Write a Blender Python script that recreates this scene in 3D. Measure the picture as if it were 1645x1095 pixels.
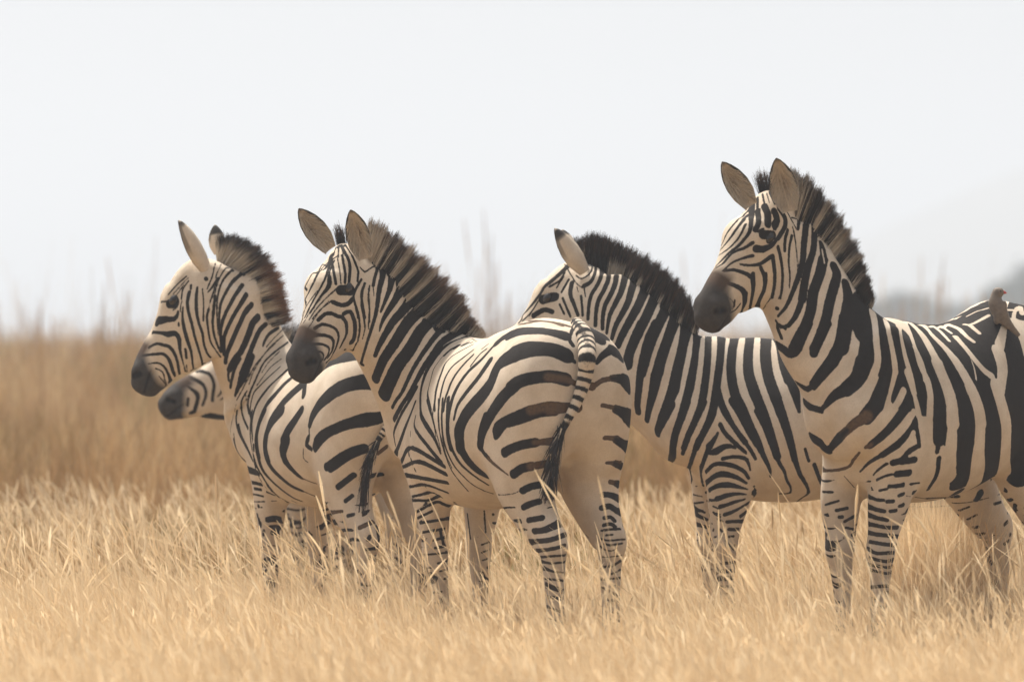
import bpy, math, random, re
import numpy as np
from mathutils import Vector, Matrix
from mathutils.bvhtree import BVHTree

# ------------------------------------------------------------------ camera, sky, sun, exposure
for _o in list(bpy.data.objects): bpy.data.objects.remove(_o)
scene = bpy.context.scene
CAM_H, F_PX, W_PX, H_PX, HORIZON = 1.25, 10000.0, 1645.0, 1095.0, 540.0
cam_data = bpy.data.cameras.new('camera')
cam = bpy.data.objects.new('camera', cam_data)
scene.collection.objects.link(cam)
cam.location = (0, 0, CAM_H)
pitch = math.atan((H_PX / 2 - HORIZON) / F_PX)
cam.rotation_euler = (math.pi / 2 - pitch, 0, 0)
cam_data.sensor_width = 36.0
cam_data.lens = 36.0 * F_PX / W_PX
cam_data.clip_start = 0.5
cam_data.clip_end = 20000
cam_data.dof.use_dof = True
cam_data.dof.focus_distance = 24.6
cam_data.dof.aperture_fstop = 3.0
scene.camera = cam

SUN_EL, SUN_AZ = 62.0, -28.0        # elevation; azimuth from +Y towards +X (the sun stands behind the herd)
sun_dir = Vector((math.cos(math.radians(SUN_EL)) * math.sin(math.radians(SUN_AZ)),
                  math.cos(math.radians(SUN_EL)) * math.cos(math.radians(SUN_AZ)),
                  math.sin(math.radians(SUN_EL))))
world = bpy.data.worlds.new('World')
scene.world = world
world.use_nodes = True
wn, wl = world.node_tree.nodes, world.node_tree.links
wn.clear()
sky = wn.new('ShaderNodeTexSky')
sky.sky_type = 'NISHITA'
sky.sun_disc = False
sky.sun_elevation = math.radians(SUN_EL)
sky.sun_rotation = math.radians(SUN_AZ)
sky.air_density, sky.dust_density, sky.ozone_density = 1.0, 6.0, 1.0
hsv = wn.new('ShaderNodeHueSaturation')
hsv.inputs['Saturation'].default_value = 0.22
bg = wn.new('ShaderNodeBackground')
bg.inputs['Strength'].default_value = 0.118
wo = wn.new('ShaderNodeOutputWorld')
wl.new(sky.outputs[0], hsv.inputs['Color'])
wl.new(hsv.outputs[0], bg.inputs['Color'])
wl.new(bg.outputs[0], wo.inputs['Surface'])

sun_data = bpy.data.lights.new('sun', 'SUN')
sun_data.energy = 4.0
sun_data.angle = math.radians(4.0)
sun_data.color = (1.0, 0.93, 0.82)
sun = bpy.data.objects.new('sun', sun_data)
scene.collection.objects.link(sun)
sun.rotation_euler = sun_dir.to_track_quat('Z', 'Y').to_euler()

scene.view_settings.view_transform = 'Standard'
scene.view_settings.look = 'None'
scene.view_settings.exposure = 0.68
scene.view_settings.gamma = 1.0
scene.view_settings.use_curve_mapping = False

rng = np.random.default_rng(7)

# ------------------------------------------------------------------ helpers
def px(x, y, d):
    """The point that stands d metres in front of the lens along the sight line of a spot in the photograph."""
    return np.array([(x - W_PX / 2) / F_PX * d, d, CAM_H - (y - HORIZON) / F_PX * d])

def unit(v):
    v = np.asarray(v, float)
    return v / (np.linalg.norm(v, axis=-1, keepdims=True) + 1e-12)

def mesh_from(name, verts, faces, smooth=True):
    """verts (n,3); faces (m,3|4) array, or a list of such arrays."""
    me = bpy.data.meshes.new(name)
    if isinstance(faces, np.ndarray):
        faces = [faces]
    verts = np.asarray(verts, np.float32)
    me.vertices.add(len(verts))
    me.vertices.foreach_set('co', verts.ravel())
    loops = np.concatenate([f.ravel() for f in faces]).astype(np.int32)
    sizes = np.concatenate([np.full(len(f), f.shape[1], np.int32) for f in faces])
    starts = np.concatenate([[0], np.cumsum(sizes)[:-1]]).astype(np.int32)
    me.loops.add(len(loops))
    me.loops.foreach_set('vertex_index', loops)
    me.polygons.add(len(sizes))
    me.polygons.foreach_set('loop_start', starts)
    me.polygons.foreach_set('loop_total', sizes)
    if smooth:
        me.polygons.foreach_set('use_smooth', np.ones(len(sizes), bool))
    me.update(calc_edges=True)
    return me

def attr(me, name, vals):
    a = me.attributes.new(name, 'FLOAT', 'POINT')
    a.data.foreach_set('value', np.ascontiguousarray(vals, np.float32))

def link(name, me, mat=None, parent=None):
    o = bpy.data.objects.new(name, me)
    scene.collection.objects.link(o)
    if mat is not None:
        me.materials.append(mat)
    if parent is not None:
        o.parent = parent
        o.matrix_parent_inverse = parent.matrix_world.inverted()
    return o

def tag(o, label=None, cat=None, group=None, kind=None):
    if label: o['label'] = label
    if cat: o['category'] = cat
    if group: o['group'] = group
    if kind: o['kind'] = kind
    return o

class Nodes:
    """A short way to write a material's node tree."""
    def __init__(self, name):
        self.mat = bpy.data.materials.new(name)
        self.mat.use_nodes = True
        self.n, self.l = self.mat.node_tree.nodes, self.mat.node_tree.links
        self.n.clear()
        self.out = self.n.new('ShaderNodeOutputMaterial')
        self.bsdf = self.n.new('ShaderNodeBsdfPrincipled')
        self.l.new(self.bsdf.outputs[0], self.out.inputs['Surface'])
    def put(self, sock, v):
        if hasattr(v, 'is_output'):
            self.l.new(v, sock)
        else:
            sock.default_value = (tuple(v) + (1.0,))[:4] if isinstance(v, (tuple, list)) and sock.type == 'RGBA' else v
    def attr(self, name):
        a = self.n.new('ShaderNodeAttribute'); a.attribute_name = name
        return a.outputs['Fac']
    def pos(self):
        return self.n.new('ShaderNodeTexCoord').outputs['Object']
    def noise(self, scale, detail=3.0, vec=None, rough=0.5):
        t = self.n.new('ShaderNodeTexNoise')
        t.inputs['Scale'].default_value = scale
        t.inputs['Detail'].default_value = detail
        t.inputs['Roughness'].default_value = rough
        self.l.new(vec if vec is not None else self.pos(), t.inputs['Vector'])
        return t.outputs['Fac']
    def math(self, op, a, b=0.0, c=0.0, clamp=False):
        m = self.n.new('ShaderNodeMath'); m.operation = op; m.use_clamp = clamp
        for s, v in zip(m.inputs, (a, b, c)): self.put(s, v)
        return m.outputs[0]
    def remap(self, v, a, b, c=0.0, d=1.0, smooth=False):
        m = self.n.new('ShaderNodeMapRange')
        if smooth: m.interpolation_type = 'SMOOTHSTEP'
        for s, x in zip(m.inputs, (v, a, b, c, d)): self.put(s, x)
        return m.outputs[0]
    def mix(self, f, a, b, mode='MIX'):
        m = self.n.new('ShaderNodeMix'); m.data_type = 'RGBA'; m.blend_type = mode
        self.put(m.inputs[0], f); self.put(m.inputs[6], a); self.put(m.inputs[7], b)
        return m.outputs[2]
    def bump(self, h, strength=0.3, dist=0.01):
        b = self.n.new('ShaderNodeBump')
        b.inputs['Strength'].default_value = strength
        b.inputs['Distance'].default_value = dist
        self.l.new(h, b.inputs['Height'])
        self.l.new(b.outputs[0], self.bsdf.inputs['Normal'])
    def set(self, **kw):
        for k, v in kw.items():
            self.put(self.bsdf.inputs[k.replace('_', ' ')], v)
        return self.mat
# ------------------------------------------------------------------ animal bodies: lofted limbs blended into one skin
def catmull(vals, per):
    v = np.asarray(vals, float)
    p = np.concatenate([[2 * v[0] - v[1]], v, [2 * v[-1] - v[-2]]])
    out = []
    for i in range(len(v) - 1):
        t = np.linspace(0, 1, per, endpoint=False)
        t = t.reshape((-1,) + (1,) * (v.ndim - 1))
        a, b, c, d = p[i], p[i + 1], p[i + 2], p[i + 3]
        out.append(0.5 * (2 * b + (c - a) * t + (2 * a - 5 * b + 4 * c - d) * t ** 2 + (3 * b - a - 3 * c + d) * t ** 3))
    out.append(v[-1:])
    return np.concatenate(out)

class Loft:
    """A limb: centres, an up vector, half height a, half width b, egg (narrower towards up) per station."""
    def __init__(self, c, up, a, b, egg=0.0, per=7, cap=(0.05, 0.05)):
        self.cap = cap
        c = np.asarray(c, float); n = len(c)
        up = np.broadcast_to(np.asarray(up, float), (n, 3))
        self.c = catmull(c, per)
        self.t = unit(np.gradient(self.c, axis=0))
        upd = catmull(up, per)
        self.s = unit(np.cross(upd, self.t))
        self.u = np.cross(self.t, self.s)
        self.a, self.b = catmull(a, per), catmull(b, per)
        self.egg = catmull(np.broadcast_to(np.asarray(egg, float), (n,)), per)
        for q in 'ctsuab': setattr(self, q, getattr(self, q).astype(np.float32))
        self.egg = self.egg.astype(np.float32)
    def box(self, m):
        r = np.maximum(self.a, self.b)[:, None] + m
        return (self.c - r).min(0), (self.c + r).max(0)
    def near(self, P):
        m = self.c.mean(0); P = P - m.astype(np.float32)
        c = (self.c - m).astype(np.float32); idx = np.empty(len(P), np.int32); h = (c ** 2).sum(1)
        for i in range(0, len(P), 200000):
            idx[i:i + 200000] = (h - 2 * (P[i:i + 200000] @ c.T)).argmin(1)
        return idx
    def eval(self, P):
        P = P.astype(np.float32)
        i = self.near(P)
        n = len(self.c)
        q = P - self.c[i]
        w = (q * self.t[i]).sum(1)
        j = np.clip(i + np.where(w > 0, 1, -1), 0, n - 1)
        seg = np.linalg.norm(self.c[j] - self.c[i], axis=1) + 1e-9
        f = np.clip(np.abs(w) / seg, 0, 1) * (j != i)
        L = lambda arr: arr[i] * (1 - f[:, None]) + arr[j] * f[:, None] if arr.ndim > 1 else arr[i] * (1 - f) + arr[j] * f
        q = P - L(self.c)
        pu, ps = (q * L(self.u)).sum(1), (q * L(self.s)).sum(1)
        over = np.where(j == i, np.abs(w), 0.0)
        a, b = L(self.a), L(self.b)
        cp = np.where(i == 0, self.cap[0], self.cap[1]).astype(np.float32)
        b = b * (1 - L(self.egg) * np.clip(pu / a, -1, 1))
        rho = np.sqrt((pu / a) ** 2 + (ps / b) ** 2 + (over / cp) ** 2)
        # first order distance of an ellipse
        g = np.sqrt((pu / a ** 2) ** 2 + (ps / b ** 2) ** 2 + (over / cp ** 2) ** 2) + 1e-9
        return np.where(rho > 0.25, rho * (rho - 1) / g, -np.minimum(a, b)).astype(np.float32)

class Blob:
    """An ellipsoid with its own axes (rows of R)."""
    def __init__(self, c, r, R=None):
        self.c, self.r, self.R = np.asarray(c, float), np.asarray(r, float), np.eye(3) if R is None else np.asarray(R)
    def box(self, m):
        r = self.r.max() + m
        return self.c - r, self.c + r
    def eval(self, P):
        q = (P - self.c) @ self.R.T
        k0 = np.sqrt(((q / self.r) ** 2).sum(1)); k1 = np.sqrt(((q / self.r ** 2) ** 2).sum(1)) + 1e-9
        return np.where(k0 > 0.2, k0 * (k0 - 1) / k1, -self.r.min()).astype(np.float32)

def skin(parts, h):
    """parts: [(shape, blend, sign)]; returns verts and quads of the blended surface on an h metre lattice."""
    m = 0.13
    lo = np.min([p[0].box(m)[0] for p in parts], 0); hi = np.max([p[0].box(m)[1] for p in parts], 0)
    n = np.ceil((hi - lo) / h).astype(int) + 2
    D = np.full(n, 0.3, np.float32)
    ax = [lo[k] + h * np.arange(n[k]) for k in range(3)]
    for shp, k, sign in parts:
        a, b = shp.box(m if sign > 0 else 0.01)
        i0 = np.maximum(((a - lo) / h).astype(int), 0); i1 = np.minimum(((b - lo) / h).astype(int) + 2, n)
        sl = tuple(slice(i0[q], i1[q]) for q in range(3))
        G = np.stack(np.meshgrid(*[ax[q][sl[q]] for q in range(3)], indexing='ij'), -1).astype(np.float32)
        d2 = shp.eval(G.reshape(-1, 3)).reshape(G.shape[:3])
        d1 = D[sl]
        if sign > 0:
            t = np.clip(0.5 + 0.5 * (d2 - d1) / k, 0, 1)
            D[sl] = d2 * (1 - t) + d1 * t - k * t * (1 - t)
        else:
            t = np.clip(0.5 - 0.5 * (d1 + d2) / k, 0, 1)
            D[sl] = d1 * (1 - t) - d2 * t + k * t * (1 - t)
    # surface nets
    S = D < 0
    cells = np.zeros(np.array(D.shape) - 1, np.int8)
    for c in np.ndindex(2, 2, 2):
        cells += S[c[0]:S.shape[0] - 1 + c[0], c[1]:S.shape[1] - 1 + c[1], c[2]:S.shape[2] - 1 + c[2]]
    act = np.argwhere((cells > 0) & (cells < 8))
    vid = np.full(cells.shape, -1, np.int32)
    vid[tuple(act.T)] = np.arange(len(act))
    acc = np.zeros((len(act), 3)); cnt = np.zeros(len(act))
    corners = list(np.ndindex(2, 2, 2))
    val = {c: D[act[:, 0] + c[0], act[:, 1] + c[1], act[:, 2] + c[2]] for c in corners}
    for c in corners:
        for k in range(3):
            if c[k] == 0:
                e = list(c); e[k] = 1; e = tuple(e)
                a, b = val[c], val[e]
                x = (a < 0) != (b < 0)
                t = np.where(x, a / np.where(x, a - b, 1), 0)
                p = np.tile(np.array(c, float), (len(act), 1)); p[:, k] += t
                acc[x] += p[x]; cnt[x] += 1
    V = lo + h * (act + acc / cnt[:, None])
    F = []
    for k in range(3):
        u, v = (k + 1) % 3, (k + 2) % 3
        sa = [slice(None)] * 3; sb = [slice(None)] * 3
        sa[k] = slice(0, -1); sb[k] = slice(1, None)
        X = S[tuple(sa)] != S[tuple(sb)]
        E = np.argwhere(X)
        ok = (E[:, u] > 0) & (E[:, v] > 0) & (E[:, u] < cells.shape[u]) & (E[:, v] < cells.shape[v])
        E = E[ok]
        du, dv = np.zeros(3, int), np.zeros(3, int); du[u] = 1; dv[v] = 1
        q = [vid[tuple((E - o).T)] for o in (du * 0, du, du + dv, dv)]
        Q = np.stack(q, 1)
        flip = S[tuple(E.T)]
        Q[~flip] = Q[~flip][:, ::-1]
        F.append(Q)
    F = np.concatenate(F)
    F = F[(F >= 0).all(1)]
    # keep it soft: a few smoothing passes
    e = np.concatenate([F[:, [0, 1]], F[:, [1, 2]], F[:, [2, 3]], F[:, [3, 0]]])
    for lam in (0.5, -0.52, 0.5, -0.52, 0.5):
        sm = np.zeros_like(V); ct = np.zeros(len(V))
        for k in range(3):
            sm[:, k] = np.bincount(e[:, 0], V[e[:, 1], k], len(V)) + np.bincount(e[:, 1], V[e[:, 0], k], len(V))
        ct = np.bincount(e[:, 0], minlength=len(V)) + np.bincount(e[:, 1], minlength=len(V))
        V = V + lam * (sm / np.maximum(ct, 1)[:, None] - V)
    return V, F

def refine(V, F):
    """Every quad into four, then one soft pass."""
    n = len(V)
    E = np.sort(np.concatenate([F[:, [0, 1]], F[:, [1, 2]], F[:, [2, 3]], F[:, [3, 0]]]), 1)
    key = E[:, 0].astype(np.int64) * n + E[:, 1]
    uk, inv = np.unique(key, return_inverse=True)
    mid = 0.5 * (V[uk // n] + V[uk % n])
    cen = V[F].mean(1)
    m = len(F); e = n + inv.reshape(4, m); c = n + len(uk) + np.arange(m)
    Q = np.concatenate([np.stack([F[:, 0], e[0], c, e[3]], 1), np.stack([F[:, 1], e[1], c, e[0]], 1),
                        np.stack([F[:, 2], e[2], c, e[1]], 1), np.stack([F[:, 3], e[3], c, e[2]], 1)])
    P = np.concatenate([V, mid, cen])
    ed = np.concatenate([Q[:, [0, 1]], Q[:, [1, 2]], Q[:, [2, 3]], Q[:, [3, 0]]])
    for lam in (0.5, 0.5):
        ct = np.bincount(ed[:, 0], minlength=len(P)) + np.bincount(ed[:, 1], minlength=len(P))
        sm = np.stack([np.bincount(ed[:, 0], P[ed[:, 1], k], len(P)) + np.bincount(ed[:, 1], P[ed[:, 0], k], len(P)) for k in range(3)], 1)
        P = P + lam * (sm / np.maximum(ct, 1)[:, None] - P)
    return P, Q

def normals(V, F):
    n = np.cross(V[F[:, 2]] - V[F[:, 0]], V[F[:, 3]] - V[F[:, 1]])
    N = np.zeros_like(V)
    for k in range(3):
        for c in range(4):
            N[:, k] += np.bincount(F[:, c], n[:, k], len(V))
    return unit(N)
# ------------------------------------------------------------------ zebra: anatomy, pose
Z3 = np.array([0, 0, 1.0])
TORSO = [  # x, z centre, half height, half width, egg
    (-0.54, 1.020, 0.235, 0.225, 0.14), (-0.48, 1.018, 0.268, 0.250, 0.18),
    (-0.36, 1.008, 0.297, 0.270, 0.20), (-0.22, 0.955, 0.322, 0.285, 0.16), (-0.05, 0.900, 0.330, 0.298, 0.12),
    (0.12, 0.890, 0.332, 0.288, 0.16), (0.26, 0.910, 0.322, 0.245, 0.25), (0.38, 0.935, 0.29, 0.205, 0.25),
    (0.46, 0.945, 0.235, 0.175, 0.15)]
FRONT = [  # x, y, z, fore-aft, lateral
    (0.37, 0.125, 0.90, 0.125, 0.075), (0.335, 0.135, 0.76, 0.122, 0.080), (0.33, 0.130, 0.66, 0.106, 0.078), (0.340, 0.125, 0.55, 0.084, 0.066),
    (0.350, 0.12, 0.45, 0.061, 0.052), (0.358, 0.12, 0.385, 0.058, 0.050), (0.352, 0.12, 0.325, 0.045, 0.040),
    (0.348, 0.12, 0.23, 0.036, 0.031), (0.346, 0.12, 0.15, 0.034, 0.029), (0.348, 0.12, 0.115, 0.038, 0.034), (0.366, 0.12, 0.07, 0.031, 0.030),
    (0.378, 0.12, 0.045, 0.041, 0.040), (0.388, 0.12, 0.005, 0.052, 0.048)]
HIND = [
    (-0.43, 0.120, 1.00, 0.17, 0.12), (-0.435, 0.135, 0.88, 0.205, 0.135), (-0.425, 0.142, 0.76, 0.185, 0.126), (-0.435, 0.145, 0.66, 0.145, 0.106),
    (-0.478, 0.143, 0.57, 0.108, 0.082), (-0.54, 0.138, 0.49, 0.090, 0.062), (-0.58, 0.135, 0.435, 0.076, 0.052),
    (-0.578, 0.13, 0.37, 0.052, 0.043), (-0.570, 0.13, 0.25, 0.041, 0.035), (-0.565, 0.13, 0.16, 0.037, 0.033), (-0.563, 0.13, 0.12, 0.041, 0.037),
    (-0.545, 0.13, 0.072, 0.033, 0.032), (-0.535, 0.13, 0.045, 0.043, 0.041), (-0.525, 0.13, 0.005, 0.054, 0.049)]
HEAD = [  # along the head (poll 0, lips .57), top, bottom, half width, egg
    (-0.01, -0.030, -0.185, 0.072, -0.05), (0.04, 0.006, -0.240, 0.090, -0.08), (0.105, 0.018, -0.300, 0.099, -0.10),
    (0.165, 0.026, -0.320, 0.106, -0.20), (0.225, 0.014, -0.315, 0.100, -0.22), (0.285, 0.000, -0.292, 0.087, -0.18), (0.345, -0.010, -0.258, 0.075, -0.08),
    (0.40, -0.017, -0.222, 0.063, 0.0), (0.45, -0.024, -0.205, 0.062, 0.02), (0.50, -0.038, -0.194, 0.063, 0.05), (0.545, -0.062, -0.182, 0.054, 0.05)]

class Zebra:
    def __init__(self, name, root_px, root_d, heading, k, feet=None, h=0.0095):
        """root_px: where the middle of the body stands; heading: degrees from straight away (+Y) towards -X; k: size."""
        self.name, self.k, self.h = name, k, h
        r = px(root_px, HORIZON, root_d)
        self.root = np.array([r[0], r[1], 0.0])
        a = math.radians(heading)
        self.F = np.array([-math.sin(a), math.cos(a), 0]); self.L = np.array([-self.F[1], self.F[0], 0])
        self.feet = feet or {}
        self.brush = []
        self.extra = []
        self.lofts = {}
    def W(self, x, y, z):
        return self.root + self.k * (x * self.F + y * self.L + z * Z3)
    def torso(self, wide=1.0, rows=TORSO):
        T = np.array(rows); k = self.k
        c = [self.W(x, 0, z) for x, z in T[:, :2]]
        self.lofts['torso'] = Loft(c, Z3, T[:, 2] * k, T[:, 3] * k * wide, T[:, 4], cap=(0.11 * k, 0.11 * k))
    def legs(self):
        for nm, rows in (('front', FRONT), ('hind', HIND)):
            for sd, sg in (('left', 1), ('right', -1)):
                dx, dy = self.feet.get(nm + sd, (0, 0))
                c, a, b = [], [], []
                for (x, y, z, fa, la) in rows:
                    f = max(0.0, (0.80 - z) / 0.80)
                    c.append(self.W(x + dx * f, sg * y + dy * f, z)); a.append(fa * self.k); b.append(la * self.k)
                self.lofts[nm + sd] = Loft(c, self.F, a, b)
    def neck(self, rows, bury=None, egg=0.15):
        """rows: crest px, throat px, depth, half width - from the poll down into the shoulders."""
        c, u, a, b = [], [], [], []
        if bury: rows = rows + [bury]
        for (x1, y1, x2, y2, d, hw) in rows:
            p, q = px(x1, y1, d), px(x2, y2, d)
            c.append((p + q) / 2); u.append(unit(p - q)); a.append(np.linalg.norm(p - q) / 2); b.append(hw)
        self.lofts['neck'] = Loft(c, u, a, b, egg, cap=(0.02, 0.02))
        self.neck_rows = rows
    def head(self, poll, d, f, up, size):
        self.hp, self.hs = px(poll[0], poll[1], d), size / 0.57
        self.hf = unit(f); u = np.asarray(up, float); self.hu = unit(u - (u @ self.hf) * self.hf); self.hl = np.cross(self.hu, self.hf)
        T = np.array(HEAD); s = self.hs
        c = [self.H(x, 0, (t + b) / 2) for x, t, b in T[:, :3]]
        self.lofts['head'] = Loft(c, self.hu, (T[:, 1] - T[:, 2]) / 2 * s, T[:, 3] * s, T[:, 4], cap=(0.03, 0.035))
    def H(self, x, y, z):
        return self.hp + self.hs * (x * self.hf + y * self.hl + z * self.hu)
    def build(self):
        k = self.k
        R = np.array([self.F, self.L, Z3])
        parts = [(self.lofts['torso'], 0.05, 1)]
        if 'neck' in self.lofts: parts.append((self.lofts['neck'], 0.11, 1))
        for nm in ('frontleft', 'frontright'): parts.append((self.lofts[nm], 0.045, 1))
        for nm in ('hindleft', 'hindright'): parts.append((self.lofts[nm], 0.05, 1))
        for sg in (1, -1):
            parts.append((Blob(self.W(0.50, sg * 0.10, 0.86), np.array([0.10, 0.085, 0.12]) * k, R), 0.07, 1))   # point of the shoulder
            parts.append((Blob(self.W(-0.505, sg * 0.095, 1.02), np.array([0.168, 0.148, 0.235]) * k, R), 0.08, 1))      # buttock
            fx, fy = self.feet.get('hind' + ('left' if sg > 0 else 'right'), (0, 0))
            f = (0.80 - 0.455) / 0.80
            parts.append((Blob(self.W(-0.615 + fx * f, sg * 0.13 + fy * f, 0.455), np.array([0.03, 0.028, 0.045]) * k, R), 0.04, 1))  # point of the hock
        if 'head' in self.lofts:
            parts.append((self.lofts['head'], 0.05, 1))
            RH, s = np.array([self.hf, self.hl, self.hu]), self.hs
            for sg in (1, -1):
                parts.append((Blob(self.H(0.165, sg * 0.075, -0.185), np.array([0.095, 0.028, 0.075]) * s, RH), 0.035, 1))   # cheek
                parts.append((Blob(self.H(0.165, sg * 0.070, -0.042), np.array([0.055, 0.024, 0.024]) * s, RH), 0.03, 1))    # brow
                parts.append((Blob(self.H(0.500, sg * 0.042, -0.085), np.array([0.034, 0.020, 0.032]) * s, RH), 0.025, 1))   # nostril wing
                parts.append((Blob(self.H(0.515, sg * 0.064, -0.088), np.array([0.020, 0.016, 0.013]) * s, RH), 0.008, -1))  # nostril
                parts.append((Blob(self.H(0.505, sg * 0.060, -0.142), np.array([0.060, 0.016, 0.006]) * s, RH), 0.008, -1))   # mouth line
                parts.append((Blob(self.H(0.178, sg * 0.104, -0.066), np.array([0.024, 0.012, 0.016]) * s, RH), 0.008, -1))  # eye socket
            parts.append((Blob(self.H(0.105, 0, -0.030), np.array([0.110, 0.080, 0.046]) * s, RH), 0.04, 1))                   # forehead
            parts.append((Blob(self.H(0.46, 0, -0.165), np.array([0.05, 0.04, 0.025]) * s, RH), 0.03, 1))                    # chin
        parts += self.extra
        V, F = skin(parts, self.h)
        V = self.warp(V)
        vol = np.einsum('ij,ij->i', V[F[:, 0]], np.cross(V[F[:, 1]], V[F[:, 2]])).sum()
        if vol < 0: F = F[:, ::-1]
        V, F = refine(V, F)
        self.V, self.Fc, self.N = V, F, normals(V, F)
        self.bvh = BVHTree.FromPolygons([tuple(v) for v in V], [tuple(f) for f in F])
    def warp(self, P):
        """Sculpting strokes: soft pushes in the upright plane across the line of sight."""
        P = np.array(P, float)
        one = P.ndim == 1
        P = np.atleast_2d(P)
        for (x, y, dx, dy, R) in self.brush:
            c = px(x, y, self.root[1]); s = self.root[1] / F_PX
            g = np.exp(-((P[:, 0] - c[0]) ** 2 + (P[:, 2] - c[2]) ** 2) / (R * s) ** 2)
            P[:, 0] += g * dx * s; P[:, 2] -= g * dy * s
        return P[0] if one else P

def ray_hit(z, x, y):
    """Where the sight line of a photo spot meets the animal's skin (or comes nearest to it), and the skin's normal there."""
    o = Vector((0, 0, CAM_H)); q = px(x, y, z.root[1])
    d = (Vector(q) - o).normalized()
    loc, n, i, _ = z.bvh.ray_cast(o, d)
    if loc is None:
        loc, n, i, _ = z.bvh.find_nearest(Vector(q))
        for _ in range(4):
            t = (loc - o).dot(d)
            loc, n, i, _ = z.bvh.find_nearest(o + d * t)
    return np.array(loc), np.array(n)
# ------------------------------------------------------------------ the six animals
def zebra_b():
    z = Zebra('b', 800, 24.57, 31, 1.015, {'hindleft': (-0.03, -0.04), 'hindright': (-0.0, -0.045), 'frontleft': (0.0, -0.09), 'frontright': (0, -0.01)})
    z.torso(); z.legs()
    z.neck([(588, 415, 560, 500, 24.80, 0.07), (608, 428, 586, 530, 24.80, 0.092), (645, 466, 588, 580, 24.82, 0.10), (690, 508, 603, 624, 24.85, 0.115),
            (738, 540, 626, 675, 24.90, 0.135), (780, 565, 665, 712, 24.88, 0.14)], (800, 610, 730, 700, 24.75, 0.09))
    z.brush = [(506, 406, 10, 8, 30)]
    z.head((542, 388), 24.76, (-0.36, -0.46, -0.81), (-0.47, -0.58, 0.55), 0.58)
    return z
def zebra_a():
    z = Zebra('a', 532, 26.0, 29, 0.955)
    z.torso(); z.legs()
    z.neck([(366, 424, 345, 505, 26.3, 0.07), (385, 432, 370, 545, 26.3, 0.088), (403, 469, 375, 588, 26.33, 0.10), (424, 508, 382, 636, 26.36, 0.115),
            (452, 540, 386, 684, 26.38, 0.13), (480, 572, 395, 722, 26.36, 0.14)], (510, 620, 450, 720, 26.1, 0.09))
    z.brush = [(348, 645, 14, 0, 45)]
    z.head((312, 411), 26.27, (-0.54, 0.12, -0.83), (-0.80, 0.30, 0.58), 0.605)
    return z
def zebra_c():
    z = Zebra('c', 1288, 25.7, 102, 1.015)
    z.torso(); z.legs()
    z.neck([(942, 414, 915, 510, 25.75, 0.075), (962, 420, 918, 560, 25.7, 0.09), (1000, 443, 945, 600, 25.65, 0.10), (1056, 491, 992, 652, 25.6, 0.12),
            (1105, 532, 1038, 697, 25.6, 0.14), (1150, 560, 1090, 728, 25.6, 0.15)], (1195, 630, 1180, 700, 25.65, 0.09))
    z.head((920, 415), 25.78, (-0.69, 0.14, -0.72), (-0.70, 0.25, 0.70), 0.57)
    return z
def zebra_d():
    z = Zebra('d', 1482, 24.35, 139, 1.08, {'frontleft': (0, -0.07), 'frontright': (0.03, 0.06), 'hindright': (-0.10, 0), 'hindleft': (-0.06, 0)})
    z.torso(); z.legs()
    z.neck([(1270, 325, 1256, 420, 24.05, 0.07), (1293, 357, 1258, 475, 24.05, 0.095), (1318, 393, 1258, 524, 24.03, 0.11), (1360, 450, 1268, 576, 24.0, 0.125),
            (1402, 494, 1284, 640, 23.98, 0.145), (1440, 525, 1315, 688, 23.98, 0.15)], (1470, 580, 1400, 690, 24.15, 0.09))
    z.brush = [(1520, 478, 0, 29, 58), (1183, 332, 10, 8, 34), (1262, 640, 20, 0, 55), (1272, 722, 24, 0, 60)]
    z.head((1228, 302), 24.0, (-0.49, -0.44, -0.75), (-0.52, -0.66, 0.56), 0.60)
    return z
def zebra_f():       # behind the leftmost one: only its muzzle and jaw show
    z = Zebra('f', 545, 28.2, 14, 0.98)
    z.torso(); z.legs()
    z.neck([(430, 545, 405, 635, 28.7, 0.08), (465, 550, 435, 670, 28.7, 0.10), (510, 555, 470, 720, 28.65, 0.13), (545, 560, 500, 740, 28.6, 0.15)])
    z.head((420, 540), 28.68, (-0.90, -0.10, -0.42), (-0.42, -0.1, 0.90), 0.56)
    return z
ZEBRAS = [zebra_b(), zebra_a(), zebra_c(), zebra_d(), zebra_f()]
for z in ZEBRAS:
    z.build()
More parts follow.
